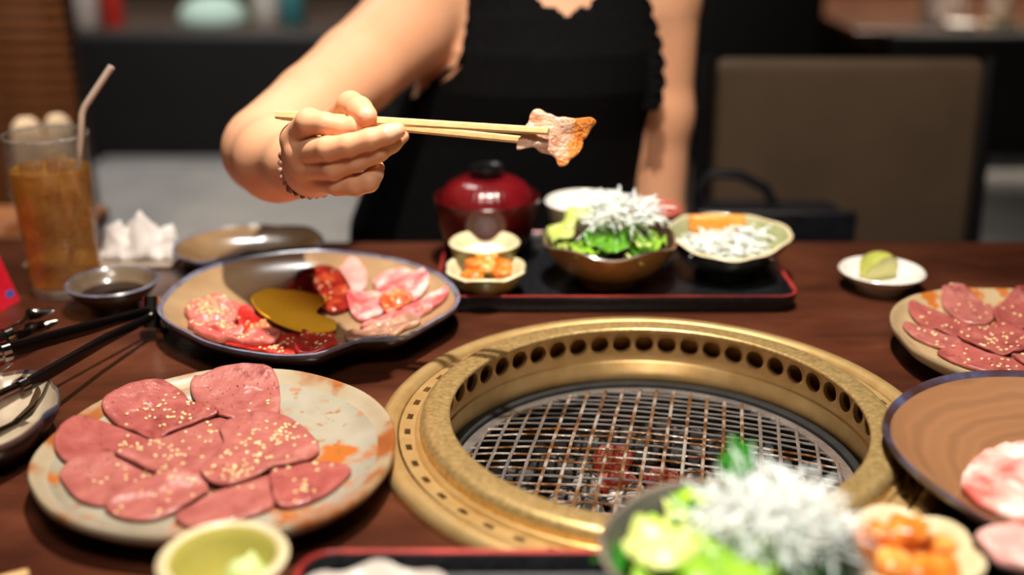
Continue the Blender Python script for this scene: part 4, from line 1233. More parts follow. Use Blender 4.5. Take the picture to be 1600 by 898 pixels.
# ---- tongs
m_tong = M('black_tong_handle', [(0.0, (34, 30, 29))], rough=0.22, metal=0.6)
m_chrome = M('polished_steel', [(0.4, (190, 182, 176)), (0.6, (150, 140, 134))], scale=40, rough=0.16, metal=1.0)
def strip(mb, pts, widths, th, side, mi=0):
    """a flat bar through pts; side = width direction"""
    pts = [np.asarray(p_, float) for p_ in pts]; side = np.asarray(side, float); side /= np.linalg.norm(side)
    V = []; F = []
    for i, p_ in enumerate(pts):
        t = pts[min(i + 1, len(pts) - 1)] - pts[max(i - 1, 0)]; t /= np.linalg.norm(t)
        s_ = side - t * np.dot(side, t); s_ /= np.linalg.norm(s_)
        n_ = np.cross(t, s_)
        w_ = widths[i] if not np.isscalar(widths) else widths
        for (a, b) in ((-1, -1), (-0.6, -1.0), (0.6, -1.0), (1, -1), (1, 1), (0.6, 1.0), (-0.6, 1.0), (-1, 1)):
            k_ = 0.55 if abs(a) == 1 else 1.0
            V.append(p_ + s_ * a * w_ / 2 + n_ * b * th / 2 * k_)
    for i in range(len(pts) - 1):
        for k_ in range(8):
            F.append((i * 8 + k_, i * 8 + (k_ + 1) % 8, (i + 1) * 8 + (k_ + 1) % 8, (i + 1) * 8 + k_))
    F.append(tuple(range(7, -1, -1))); F.append(tuple((len(pts) - 1) * 8 + k_ for k_ in range(8)))
    mb.add(V, F, mi); return mb
hinge = P(236, 492, 0.024)
tongs = empty('grill_tongs', (hinge[0], hinge[1], 0.0), 'black handled steel tongs, hinge by the meat plate, tips over the leaf plate', 'tongs')
lowA = P(36, 605, 0.044); lowB = P(-40, 645, 0.043); uppA = P(10, 548, 0.062); uppB = P(-70, 575, 0.060)
strip(MB(), [hinge + np.array([0.004, 0, 0]), hinge * 0.6 + lowA * 0.4 + np.array([0, 0, 0.001]), lowA], [0.007, 0.011, 0.012], 0.0045, (0.2, 0.3, 1)).build('lower_arm', m_tong, tongs, sharp=50)
strip(MB(), [hinge + np.array([0.002, 0.006, 0.004]), hinge * 0.55 + uppA * 0.45 + np.array([0, 0.001, 0.002]), uppA], [0.008, 0.013, 0.014], 0.0045, (0.2, -0.3, 1)).build('upper_arm', m_tong, tongs, sharp=50)
for (A_, B_) in ((lowA, lowB), (uppA, uppB)):
    mbt = MB(); strip(mbt, [A_ + (A_ - B_) * 0.06, A_ + (B_ - A_) * 0.1], 0.0150, 0.013, (0.2, 0.3, 1)); mbt.build('collar', m_chrome, tongs, sharp=50)
    strip(MB(), [A_, A_ * 0.4 + B_ * 0.6, B_], [0.012, 0.014, 0.022], 0.008, (0.2, 0.3, 1)).build('steel_tip', m_chrome, tongs, sharp=50)
MB().tube([hinge + np.array([0.0, -0.003, -0.012]), hinge + np.array([0.0, 0.008, 0.016])], 0.0085, n=16).build('hinge_pin', m_chrome, tongs)
MB().tube([hinge + np.array([0.006, 0.0, -0.014]), hinge + np.array([0.012, -0.004, -0.0145]), hinge + np.array([0.010, -0.012, -0.016])], 0.004, n=10).build('locking_ring', m_chrome, tongs)
# second pair: a claw ended pair coming in from the side
cl0 = P(-90, 575, 0.020); cl1 = P(8, 527, 0.026); cl2 = P(34, 515, 0.028)
t2 = empty('grill_tongs', (cl1[0], cl1[1], 0.0), 'second steel tongs with a forked claw tip, lying behind the black arms', 'tongs')
strip(MB(), [cl0, cl1], [0.013, 0.014], 0.010, (0.0, 0.4, 1)).build('arm', m_tong, t2, sharp=50)
strip(MB(), [cl1, cl1 * 0.6 + cl2 * 0.4], 0.016, 0.013, (0.0, 0.4, 1)).build('collar', m_chrome, t2, sharp=50)
strip(MB(), [cl1, cl2, P(46, 497, 0.030) + np.array([0, 0, 0.004]), P(62, 490, 0.034), P(84, 484, 0.036)], [0.013, 0.020, 0.014, 0.010, 0.004], 0.003, (0.3, 0.8, 0.5)).build('claw_prong', m_chrome, t2, sharp=50)
strip(MB(), [cl1, cl2, P(52, 515, 0.024), P(70, 508, 0.022), P(90, 502, 0.024)], [0.013, 0.018, 0.014, 0.010, 0.004], 0.003, (0.3, 0.8, 0.5)).build('claw_prong', m_chrome, t2, sharp=50)

# ---- near tray dishes
yb = np.array([-0.1660, 0.549])
bowl('sauce_bowl', yb, 0.0372, 0.050, 'cream rimmed yellow green bowl with pale green paste, at the near edge', 'bowl', [M('yellow_green_glaze', [(0.3, (168, 158, 74)), (0.7, (186, 178, 96))], scale=20, rough=0.25, coat=0.4), m_cream, m_cream], foot=0.55, wall=0.0065, rim_mi=2, inner_z=0.014)
V, F, _ = radial((yb[0] + 0.010, yb[1] + 0.006, 0), [(0, 0.044), (0.008, 0.041), (0.013, 0.034), (0.0135, 0.022), (0, 0.020)], n=30, zf=lambda th, s: 0.006 * noise.noise(Vector((math.cos(th) * s * 130, math.sin(th) * s * 130, 4))))
tag(mk('green_paste', V, F, M('pale_green_paste', [(0.3, (170, 190, 112)), (0.7, (196, 210, 150))], scale=150, rough=0.5, bump=0.5), None, sharp=0), 'lump of pale green paste in the yellow green bowl', 'paste')
wd2 = np.array([-0.0745, 0.492])
bowl('scalloped_dish', wd2, 0.0545, 0.028, 'white scalloped dish at the near edge, between the green bowl and salad', 'dish', [M('grey_white_porcelain', [(0.0, (204, 196, 188))], rough=0.2, coat=0.4), M('grey_white_glaze', [(0.0, (196, 188, 176))], rough=0.25, coat=0.3)], zb=NZ, foot=0.55, Rf=petal(9, 0.06), zf=lambda th, s: 0.003 * s ** 4 * math.sin(9 * th))
V, F, _ = radial((wd2[0], wd2[1], NZ - 0.004), [(0, 0.021), (0.028, 0.0205), (0.0335, 0.019), (0.030, 0.017), (0, 0.016)], n=40, zf=lambda th, s: 0.0015 * noise.noise(Vector((math.cos(th) * s * 120, math.sin(th) * s * 120, 9))))
tag(mk('pickle_slices', V, F, M('pale_pickle', [(0.35, (190, 160, 140)), (0.6, (230, 218, 204))], scale=70, rough=0.25), None, sharp=0), 'pale sliced pickle in the white scalloped dish', 'pickle')
s2 = np.array([0.1215, 0.530])
m_gbowl = M('dark_grey_glaze', [(0.3, (66, 66, 60)), (0.7, (104, 102, 92))], scale=20, rough=0.25, coat=0.4)
bowl('salad_bowl', s2, 0.0730, 0.050, 'dark grey salad bowl at the near edge in front of the grill', 'bowl', [m_gbowl, m_gbowl, M('brown_grey_rim', [(0.3, (110, 96, 86)), (0.7, (150, 138, 128))], scale=20, rough=0.25, coat=0.4)], zb=NZ, foot=0.42, Rf=petal(5, 0.03), rim_mi=2)
sal2 = empty('green_salad', (s2[0], s2[1], NZ - 0.006 + 0.012), 'blurred green salad with white radish shreds, nearest the camera', 'salad')
r_ = random.Random(8)
for i in range(20):
    a = i * 2.39996
    rad_ = 0.046 * math.sqrt((i + 0.5) / 20)
    c = (s2[0] + rad_ * math.cos(a), s2[1] + rad_ * math.sin(a), NZ - 0.006 + 0.044 + 0.016 * (1 - rad_ / 0.046))
    leaf(c, a + r_.uniform(-0.9, 0.9), r_.uniform(0.05, 0.5), r_.uniform(0.028, 0.042), r_.uniform(0.012, 0.02), r_.uniform(0.3, 1.4), i + 40, [m_leafg, m_leafd, m_leafg, m_leafp][i % 4], sal2, ruf=0.005)
leaf((s2[0] - 0.05, s2[1] - 0.02, NZ - 0.006 + 0.058), 0.9, 0.5, 0.05, 0.022, 0.9, 61, m_leafp, sal2)
leaf((s2[0] - 0.03, s2[1] - 0.04, NZ - 0.006 + 0.060), 0.4, 0.55, 0.05, 0.024, 1.0, 62, m_leafg, sal2)
leaf((s2[0] + 0.004, s2[1] + 0.028, NZ - 0.006 + 0.078), 1.2, 0.8, 0.034, 0.010, 0.9, 63, m_leafd, sal2)
shreds(sal2, (s2[0] + 0.024, s2[1] + 0.008), 360, 0.034, NZ - 0.006 + 0.064, 0.020, 0.040, 0.00075, 25)
k2 = np.array([0.230, 0.560])
bowl('flower_dish', k2, 0.0425, 0.030, 'pale green flower dish of orange kimchi at the near edge, beside the salad', 'dish', [m_cream, M('grey_green_glaze_dark', [(0.3, (112, 118, 92)), (0.7, (150, 152, 122))], scale=20, rough=0.25, coat=0.3), m_cream], zb=NZ, foot=0.5, Rf=petal(6, 0.10), rim_mi=2, zf=lambda th, s: 0.004 * s ** 4 * (abs(math.sin(3 * th)) - 0.5))
heap('kimchi_piece', k2, 10, [m_kim2, m_kim2, m_kim], 0.0110, 0.024, NZ - 0.006 + 0.031, lambda i, x, y: 'kimchi piece in the near flower dish, lying ' + sector(x, y, 'pork plate', 'grill', 'salad', 'camera'), 'kimchi', 'kimchi in the near flower dish', dome=0.014, seed=6)

# ---- spare chopstick ends at the near corner
for i, (dy, lab) in enumerate(((0.0, 'spare wooden chopstick at the near corner, the one closer to the tongue plate'), (-0.011, 'spare wooden chopstick at the near corner, the one closer to the camera'))):
    e = P(42 - i * 4, 882 + i * 14, 0.010)
    d_ = np.array([-0.86, -0.5, 0.0])
    mbc = MB(); strip(mbc, [e, e + d_ * 0.1, e + d_ * 0.21], [0.0055, 0.0065, 0.0065], 0.0065, (0, 0, 1))
    o = mbc.build('chopstick', M('tan_chopstick_wood', [(0.35, (206, 160, 104)), (0.65, (222, 182, 128))], scale=30, rough=0.5)); tag(o, lab, 'chopstick', 'spare chopsticks')
    o.location.z -= 0.0066

# ================================================================ CHOPSTICKS AND GRILLED MEAT
def stick(name, a, b, w0, w1, label):
    mbc = MB(); side = np.array([0, 0.35, 0.94])
    strip(mbc, [a, a * 0.5 + b * 0.5, b], [w0, (w0 + w1) / 2, w1], w0, side)
    V = mbc.V
    o = mbc.build(name, m_wood_lt, None, sharp=25)
    return tag(o, label, 'chopstick', 'chopsticks holding the grilled meat')
stick('chopstick', PD(432, 179, 0.925), PD(857, 205, 0.874), 0.0070, 0.0056, 'upper pale wooden chopstick, its tip in front of the grilled meat')
stick('chopstick', PD(440, 181, 0.936), PD(822, 219, 0.893), 0.0068, 0.0056, 'lower pale wooden chopstick, its tip behind the grilled meat')
MO = crop(790, 150, 6.906, [(120, 580), (130, 480), (170, 420), (215, 320), (250, 270), (265, 200), (310, 145), (375, 140), (440, 180), (500, 195), (560, 225), (640, 225), (740, 240), (850, 230), (920, 225), (970, 260), (980, 290), (930, 350), (880, 440), (840, 480), (830, 560), (770, 640), (700, 690), (670, 740), (600, 765), (560, 740), (540, 680), (490, 640), (380, 610), (310, 555), (220, 565)])
def held_meat():
    n_ = 110
    out = resample(MO, n_, 0.012, 4)
    c = out.mean(0)
    S = [0.0, 0.12, 0.25, 0.38, 0.5, 0.62, 0.74, 0.85, 0.93, 0.98, 1.0]
    E_ = [1, 1, 1, 1, 1, 1, 1, 0.95, 0.82, 0.6, 0.3]
    D0 = 0.8845
    def Dm(px, py):
        u = (px - 868) / 60; v = (py - 215) / 45
        d = 0.008 * max(0, u) ** 2 - 0.004 * max(0, v) + 0.003 * math.sin(u * 2.5 + v * 2) * max(0, u + 0.3)
        return D0 + d
    V = []
    for side in (-1, 1):
        V.append(PD(c[0], c[1], Dm(*c) + side * 0.0028))
        for i, s in enumerate(S[1:]):
            for p_ in out:
                q = c + (p_ - c) * s
                nz = 0.0011 * noise.noise(Vector((q[0] * 0.06, q[1] * 0.06, 1 + side))) + 0.0004 * noise.noise(Vector((q[0] * 0.2, q[1] * 0.2, 3 + side)))
                V.append(PD(q[0], q[1], Dm(*q) + side * (0.0028 * E_[i + 1] + nz)))
    F = []
    m_ = 1 + (len(S) - 1) * n_
    for sd_, o_ in ((0, 0), (1, m_)):
        for k_ in range(n_):
            a = (o_, o_ + 1 + k_, o_ + 1 + (k_ + 1) % n_)
            F.append(a if sd_ else a[::-1])
        for i in range(len(S) - 2):
            for k_ in range(n_):
                a, b = o_ + 1 + i * n_ + k_, o_ + 1 + i * n_ + (k_ + 1) % n_
                q = (a, a + n_, b + n_, b)
                F.append(q if sd_ else q[::-1])
    l0 = 1 + (len(S) - 2) * n_
    for k_ in range(n_):
        F.append((l0 + k_, l0 + (k_ + 1) % n_, m_ + l0 + (k_ + 1) % n_, m_ + l0 + k_))
    mi_ = []
    for f in F:
        q = np.mean([V[i] for i in f], axis=0); D_ = q[1] * math.cos(PITCH) - (q[2] - CAMH) * math.sin(PITCH)
        px = 800 + FPX * q[0] / D_; v_ = q[2]
        mi_.append(1 if px + 26 * noise.noise(Vector((q[0] * 60, q[2] * 60, 1))) > 893 or (v_ < PD(880, 243, 0.885)[2] + 0.004 * noise.noise(Vector(q) * 90)) else 0)
    o = mk('grilled_meat', V, F, [m_grilled, m_caramel], None, sharp=0, mi=mi_)
    tag(o, 'glistening grilled meat slice held up between two chopsticks', 'meat')
held_meat()

# ================================================================ PERSON (one continuous surface from a distance field)
def surface_nets(Fv, xs, ys, zs):
    ins = Fv < 0
    c = None
    nx, ny, nz = Fv.shape
    anyi = np.zeros((nx - 1, ny - 1, nz - 1), bool); alli = np.ones_like(anyi)
    for a in (0, 1):
        for b in (0, 1):
            for d in (0, 1):
                q = ins[a:nx - 1 + a, b:ny - 1 + b, d:nz - 1 + d]
                anyi |= q; alli &= q
    act = np.argwhere(anyi & ~alli)
    idx = -np.ones(anyi.shape, np.int64)
    idx[act[:, 0], act[:, 1], act[:, 2]] = np.arange(len(act))
    acc = np.zeros((len(act), 3)); cnt = np.zeros(len(act))
    corners = [(a, b, d) for a in (0, 1) for b in (0, 1) for d in (0, 1)]
    X = [xs, ys, zs]
    for c0 in corners:
        for ax in range(3):
            if c0[ax]: continue
            c1 = list(c0); c1[ax] = 1
            i0 = act + np.array(c0); i1 = act + np.array(c1)
            f0 = Fv[i0[:, 0], i0[:, 1], i0[:, 2]]; f1 = Fv[i1[:, 0], i1[:, 1], i1[:, 2]]
            m = (f0 < 0) != (f1 < 0)
            t = np.where(m, f0 / np.where(m, f0 - f1, 1), 0)
            p = np.stack([X[k][i0[:, k]] for k in range(3)], 1)
            p1 = X[ax][i1[:, ax]]
            p[:, ax] = p[:, ax] + t * (p1 - p[:, ax])
            acc[m] += p[m]; cnt[m] += 1
    V = acc / cnt[:, None]
    Q = []
    for ax in range(3):
        b, d = [(1, 2), (2, 0), (0, 1)][ax]
        sl0 = [slice(None)] * 3; sl1 = [slice(None)] * 3
        sl0[ax] = slice(0, -1); sl1[ax] = slice(1, None)
        e = np.argwhere(ins[tuple(sl0)] != ins[tuple(sl1)])
        e = e[(e[:, b] > 0) & (e[:, d] > 0) & (e[:, b] < Fv.shape[b] - 1) & (e[:, d] < Fv.shape[d] - 1)]
        s = ins[e[:, 0], e[:, 1], e[:, 2]]
        def cell(ob, od):
            q = e.copy(); q[:, b] -= ob; q[:, d] -= od
            return idx[q[:, 0], q[:, 1], q[:, 2]]
        quad = np.stack([cell(1, 1), cell(0, 1), cell(0, 0), cell(1, 0)], 1)
        quad[~s] = quad[~s][:, ::-1]
        Q.append(quad)
    return V, np.vstack(Q)

def axis(lo, hi, flo, fhi, coarse, fine):
    a = []
    n1 = max(1, int(round((flo - lo) / coarse)))
    a += list(np.linspace(lo, flo, n1, endpoint=False))
    n2 = int(round((fhi - flo) / fine))
    a += list(np.linspace(flo, fhi, n2, endpoint=False))
    n3 = max(1, int(round((hi - fhi) / coarse)))
    a += list(np.linspace(fhi, hi, n3 + 1))
    return np.array(a)

H_ = lambda a, b, d: PD(a, b, d)
xs = axis(-0.36, 0.36, -0.205, -0.075, 0.006, 0.0012)
ys = axis(0.82, 1.66, 0.84, 0.985, 0.006, 0.0012)
zs = axis(-0.34, 0.66, 0.135, 0.262, 0.006, 0.0012)
XX = xs[:, None, None]; YY = ys[None, :, None]; ZZ = zs[None, None, :]

def smin(a, b, k):
    h = np.clip(0.5 + 0.5 * (a - b) / k, 0, 1)
    return a * (1 - h) + b * h - k * h * (1 - h)

def block(lo, hi, mg):
    r = []
    for ax, (l, h) in zip((xs, ys, zs), zip(lo, hi)):
        i0 = max(0, int(np.searchsorted(ax, l - mg)) - 1); i1 = min(len(ax), int(np.searchsorted(ax, h + mg)) + 1)
        r.append(slice(i0, i1))
    return tuple(r)

def cone_d(bl, a, b, ra, rb):
    x = XX[bl[0]] - a[0]; y = YY[:, bl[1]] - a[1]; z = ZZ[:, :, bl[2]] - a[2]
    d = b - a; L2 = float(d @ d) + 1e-12
    t = np.clip((x * d[0] + y * d[1] + z * d[2]) / L2, 0, 1)
    return np.sqrt((x - t * d[0]) ** 2 + (y - t * d[1]) ** 2 + (z - t * d[2]) ** 2) - (ra + (rb - ra) * t)

BIG = 0.5
FB = np.full((len(xs), len(ys), len(zs)), BIG, np.float32)
def add_chain(Fv, chain, k, kin=0.006):
    """chain: [(point, radius)], blended into Fv as one limb"""
    pts = np.array([c_[0] for c_ in chain]); rs = [c_[1] for c_ in chain]
    mg = max(rs) + 0.02 + k
    bl = block(pts.min(0), pts.max(0), mg)
    d = None
    for i in range(len(chain) - 1):
        q = cone_d(bl, pts[i], pts[i + 1], rs[i], rs[i + 1])
        d = q if d is None else smin(d, q, kin)
    Fv[bl] = smin(Fv[bl], d.astype(np.float32), k)
def add_ell(Fv, c, r, k, rotz=0.0):
    c = np.asarray(c, float); r = np.asarray(r, float)
    bl = block(c - r.max(), c + r.max(), 0.02 + k)
    x = XX[bl[0]] - c[0]; y = YY[:, bl[1]] - c[1]; z = ZZ[:, :, bl[2]] - c[2]
    if rotz:
        x, y = x * math.cos(rotz) + y * math.sin(rotz), -x * math.sin(rotz) + y * math.cos(rotz)
    q = np.sqrt((x / r[0]) ** 2 + (y / r[1]) ** 2 + (z / r[2]) ** 2)
    d = (q - 1) * r.min()
    Fv[bl] = smin(Fv[bl], d.astype(np.float32), k)

# torso as stacked ellipses: z, centre x, half width, centre y, half depth
TR = np.array([(-0.34, -0.03, 0.185, 1.43, 0.13), (-0.18, -0.03, 0.190, 1.44, 0.12), (-0.02, -0.02, 0.180, 1.435, 0.108), (0.05, -0.006, 0.165, 1.43, 0.100), (0.11, 0.014, 0.153, 1.425, 0.098),
               (0.17, 0.030, 0.150, 1.42, 0.106), (0.215, 0.040, 0.150, 1.425, 0.104), (0.255, 0.045, 0.148, 1.435, 0.090), (0.295, 0.050, 0.120, 1.445, 0.066), (0.325, 0.054, 0.06, 1.45, 0.05)])
def torso_d(off=0.0):
    z = np.clip(zs, TR[0, 0], TR[-1, 0])
    f = lambda k: np.interp(z, TR[:, 0], TR[:, k])[None, None, :]
    cx_, a, cy_, b = f(1), f(2), f(3), f(4)
    # smooth the profile a little
    q = np.sqrt(((XX - cx_) / a) ** 2 + ((YY - cy_) / b) ** 2)
    d = (q - 1) * np.minimum(a, b) * 0.9
    d = np.maximum(d, ZZ - 0.33)
    return np.maximum(d, -0.335 - ZZ).astype(np.float32)
FT = torso_d()
FT = np.minimum(FT, BIG)
TORSO = FT.copy()
np.minimum(FB, FT, out=FB)
shL = H_(676, 8, 1.375); elL = H_(412, 243, 1.150); uaL = H_(417, 228, 1.155); wrL = H_(490, 262, 0.972)
shR = np.array([0.190, 1.425, 0.272]); elR = np.array([0.190, 1.395, -0.02])
neck0 = np.array([0.056, 1.452, 0.29]); neck1 = np.array([0.060, 1.43, 0.40])
add_chain(FB, [(np.array([0.05, 1.445, 0.285]), 0.05), (shL + np.array([0.012, 0.02, 0]), 0.050)], 0.03)
add_chain(FB, [(np.array([0.05, 1.445, 0.285]), 0.05), (shR, 0.044)], 0.03)
add_chain(FB, [(shL, 0.055), (shL * 0.8 + uaL * 0.2, 0.056), (shL * 0.5 + uaL * 0.5, 0.0495), (shL * 0.25 + uaL * 0.75, 0.0450), (uaL, 0.0425)], 0.012, 0.008)
add_chain(FB, [(elL, 0.0385), (elL * 0.68 + wrL * 0.32, 0.0385), (elL * 0.25 + wrL * 0.75, 0.0265), (wrL, 0.0215)], 0.018, 0.02)
add_chain(FB, [(shR, 0.044), (shR * 0.5 + elR * 0.5, 0.038), (elR, 0.033), (np.array([0.10, 1.25, -0.12]), 0.026), (np.array([0.05, 1.20, -0.15]), 0.024), (np.array([0.0, 1.16, -0.16]), 0.022)], 0.01, 0.02)
add_chain(FB, [(neck0, 0.052), (neck1, 0.048)], 0.03)
add_ell(FB, (0.062, 1.415, 0.515), (0.074, 0.092, 0.108), 0.02)
add_ell(FB, (0.062, 1.375, 0.445), (0.050, 0.055, 0.045), 0.03)
add_ell(FB, (0.062, 1.322, 0.492), (0.011, 0.016, 0.020), 0.012)
add_ell(FB, (0.062, 1.330, 0.452), (0.022, 0.012, 0.009), 0.010)
for s_ in (-1, 1):
    add_ell(FB, (0.062 + s_ * 0.074, 1.42, 0.505), (0.008, 0.018, 0.030), 0.008)
# thighs
add_chain(FB, [(np.array([-0.12, 1.42, -0.30]), 0.085), (np.array([-0.13, 1.10, -0.28]), 0.07)], 0.03)
add_chain(FB, [(np.array([0.08, 1.42, -0.30]), 0.085), (np.array([0.09, 1.10, -0.28]), 0.07)], 0.03)
# the hand holding the chopsticks
HAND = np.full(FB.shape, BIG, np.float32)
iM, mM, rM, pM = H_(463, 217, 0.935), H_(472, 238, 0.929), H_(480, 258, 0.933), H_(492, 277, 0.943)
for q, r_k in ((iM, 0.0125), (mM, 0.0130), (rM, 0.0125), (pM, 0.0115)):
    add_chain(HAND, [(wrL, 0.0185), (wrL * 0.45 + q * 0.55, 0.0150), (q, r_k)], 0.012, 0.010)
add_chain(HAND, [(wrL, 0.018), (H_(530, 255, 0.955), 0.017), (H_(540, 235, 0.945), 0.015)], 0.012, 0.01)
np.minimum(FB, smin(FB, HAND, 0.010), out=FB)
fingers = [
    [(iM, 0.0125), (H_(483, 190, 0.905), 0.0108), (H_(508, 193, 0.898), 0.0090), (H_(533, 198, 0.898), 0.0086), (H_(560, 200, 0.908), 0.0080), (H_(584, 201, 0.916), 0.0068)],
    [(mM, 0.0125), (H_(513, 232, 0.892), 0.0096), (H_(545, 226, 0.884), 0.0086), (H_(578, 217, 0.881), 0.0082), (H_(603, 210, 0.882), 0.0078), (H_(621, 204, 0.884), 0.0066)],
    [(rM, 0.0120), (H_(521, 262, 0.903), 0.0094), (H_(556, 252, 0.896), 0.0084), (H_(590, 238, 0.893), 0.0080), (H_(612, 224, 0.896), 0.0074), (H_(628, 212, 0.902), 0.0060)],
    [(pM, 0.0112), (H_(528, 288, 0.915), 0.0092), (H_(556, 289, 0.906), 0.0088), (H_(576, 284, 0.903), 0.0084), (H_(585, 272, 0.906), 0.0070), (H_(590, 262, 0.912), 0.0058)],
    [(H_(520, 235, 0.962), 0.017), (H_(527, 190, 0.957), 0.0135), (H_(548, 163, 0.927), 0.0108), (H_(562, 171, 0.908), 0.0104), (H_(573, 180, 0.898), 0.0085)],
]
FING = np.full(FB.shape, BIG, np.float32)
for ch in fingers:
    one = np.full(FB.shape, BIG, np.float32)
    pts = np.array([c_[0] for c_ in ch])
    add_chain(one, ch, 0.0001, 0.0028)
    bl = block(pts.min(0), pts.max(0), 0.045)
    FING[bl] = smin(FING[bl], one[bl], 0.0016)
bl = block(np.array([-0.22, 0.82, 0.12]), np.array([-0.07, 1.0, 0.28]), 0.01)
FB[bl] = smin(FB[bl], FING[bl], 0.0055)
# nail beds pressed in
def nailspot(a, b, D, r): return (H_(a, b, D), r)
NAILS = [(H_(570, 174, 0.886), 0.0078), (H_(614, 203, 0.8755), 0.0068), (H_(594, 268, 0.905), 0.0062), (H_(617, 187, 0.908), 0.004)]
del FING, HAND
BV, BQ = surface_nets(FB, xs, ys, zs)
mi = np.zeros(len(BQ), np.int32)
cen = BV[BQ].mean(1)
for c_, r_n in NAILS:
    d = np.linalg.norm(cen - c_, axis=1)
    mi[d < r_n] = 1
person = mk('person', BV, BQ, [m_skin, m_nail], None, org=(0.04, 1.43, -0.34), sharp=0, mi=mi)
sm = person.modifiers.new('soften', 'SMOOTH'); sm.factor = 0.5; sm.iterations = 2
tag(person, 'person in a black sleeveless top reaching forward with chopsticks', 'person')

# clothing: black sleeveless top with scalloped armholes and neckline
GT = np.minimum(TORSO, BIG)
f2 = FB
GARM = np.full(FB.shape, BIG, np.float32)
np.minimum(GARM, TORSO, out=GARM)
for ch, k in (([(np.array([0.05, 1.445, 0.285]), 0.05), (shL + np.array([0.012, 0.02, 0]), 0.050)], 0.03), ([(np.array([0.05, 1.445, 0.285]), 0.05), (shR, 0.044)], 0.03)):
    add_chain(GARM, ch, k)
bl = block(np.array([-0.3, 1.05, -0.335]), np.array([0.3, 1.6, -0.2]), 0.0)
add_chain(GARM, [(np.array([-0.12, 1.42, -0.30]), 0.085), (np.array([-0.13, 1.10, -0.28]), 0.07)], 0.03)
add_chain(GARM, [(np.array([0.08, 1.42, -0.30]), 0.085), (np.array([0.09, 1.10, -0.28]), 0.07)], 0.03)
GV, GQ = surface_nets(GARM - 0.007, xs, ys, zs)
gc = GV[GQ].mean(1)
def front_x(px, z, y=1.335):
    D = y * math.cos(PITCH) - (z - CAMH) * math.sin(PITCH)
    return (px - 800) / FPX * D
# armhole and neckline limits as x(z)
ZL = np.array([0.125, 0.150, 0.165, 0.185, 0.20, 0.24, 0.30, 0.34]); XL = np.array([-0.30, -0.128, -0.105, -0.075, -0.060, -0.055, -0.050, -0.045])
ZR = np.array([0.13, 0.16, 0.20, 0.24, 0.30, 0.34]); XR = np.array([0.30, 0.181, 0.176, 0.166, 0.150, 0.145])
keep = (gc[:, 0] > np.interp(gc[:, 2], ZL, XL)) & (gc[:, 0] < np.interp(gc[:, 2], ZR, XR))
ncx, ncz = 0.064, 0.256
nk = (gc[:, 2] > ncz + 0.012 * np.abs(np.sin((gc[:, 0] - ncx) * 90)) + 2.2 * np.maximum(0, np.abs(gc[:, 0] - ncx) - 0.024)) & (gc[:, 1] < 1.45)
keep &= ~nk
keep &= ~((gc[:, 2] > 0.325))
q = GQ[keep]
used = np.unique(q); remap = -np.ones(len(GV), np.int64); remap[used] = np.arange(len(used))
top = mk('sleeveless_top', GV[used], remap[q], m_cloth, person, sharp=0)
md = top.modifiers.new('soften', 'SMOOTH'); md.factor = 0.5; md.iterations = 4
md = top.modifiers.new('thick', 'SOLIDIFY'); md.thickness = 0.003; md.offset = 1
def ruffle(pts_px, D, width, nsc, seed, out_dir):
    pts = [np.asarray(p_, float) for p_ in pts_px]
    P_ = np.array([PD(a, b, d) for (a, b), d in zip(pts_px, D)])
    seg = np.concatenate([[0], np.cumsum(np.linalg.norm(np.diff(P_, axis=0), axis=1))])
    n_ = nsc * 8
    V = []; F = []
    for i in range(n_ + 1):
        s = seg[-1] * i / n_
        c_ = np.array([np.interp(s, seg, P_[:, k_]) for k_ in range(3)])
        sc = abs(math.sin(PI * i / 8))
        for j, t in enumerate((-0.7, -0.3, 0.15, 0.6, 1.0)):
            wv = 0.006 * math.sin(2 * PI * i / 8 + 1) * max(0, t + 0.3)
            w_ = width * t * (0.62 + 0.38 * sc if t > 0 else 1)
            V.append(c_ + np.array(out_dir) * w_ + np.array([0, -0.004 - abs(wv) - 0.004 * max(0, t), 0]))
    for i in range(n_):
        for j in range(4):
            a = i * 5 + j
            F.append((a, a + 5, a + 6, a + 1))
    o = mk('ruffle_trim', V, F, m_cloth, person, sharp=0)
    md = o.modifiers.new('thick', 'SOLIDIFY'); md.thickness = 0.0015
ruffle([(748, -30), (744, 20), (738, 60), (730, 92), (702, 108), (678, 130), (664, 148)], [1.352, 1.342, 1.335, 1.335, 1.34, 1.35, 1.36], 0.013, 8, 1, (-0.9, 0, -0.25))
ruffle([(992, -30), (1004, 20), (1016, 60), (1022, 100), (1022, 140), (1014, 170)], [1.352, 1.345, 1.34, 1.34, 1.345, 1.355], 0.013, 7, 2, (0.95, 0, 0.1))
ruffle([(832, -20), (842, 12), (862, 26), (888, 32), (914, 24), (930, -16)], [1.352, 1.345, 1.343, 1.342, 1.343, 1.352], 0.010, 5, 3, (0, 0, 0.8))
# bracelet of small beads
bd = (elL - wrL); bd /= np.linalg.norm(bd)
u_ = np.cross(bd, (0, 0, 1)); u_ /= np.linalg.norm(u_); v_ = np.cross(bd, u_)
bc0 = wrL + bd * 0.012
mbb = MB()
for k_ in range(26):
    a = 2 * PI * k_ / 26
    mbb.ball(bc0 + 0.0262 * (u_ * math.cos(a) + v_ * math.sin(a)), 0.0027 if k_ % 5 else 0.004, 8, 6)
o = mbb.build('bracelet', M('pink_brown_beads', [(0.4, (96, 70, 60)), (0.6, (200, 150, 140))], scale=90, rough=0.15, coat=0.5), person, sharp=0)
o['label'] = 'thin beaded bracelet'
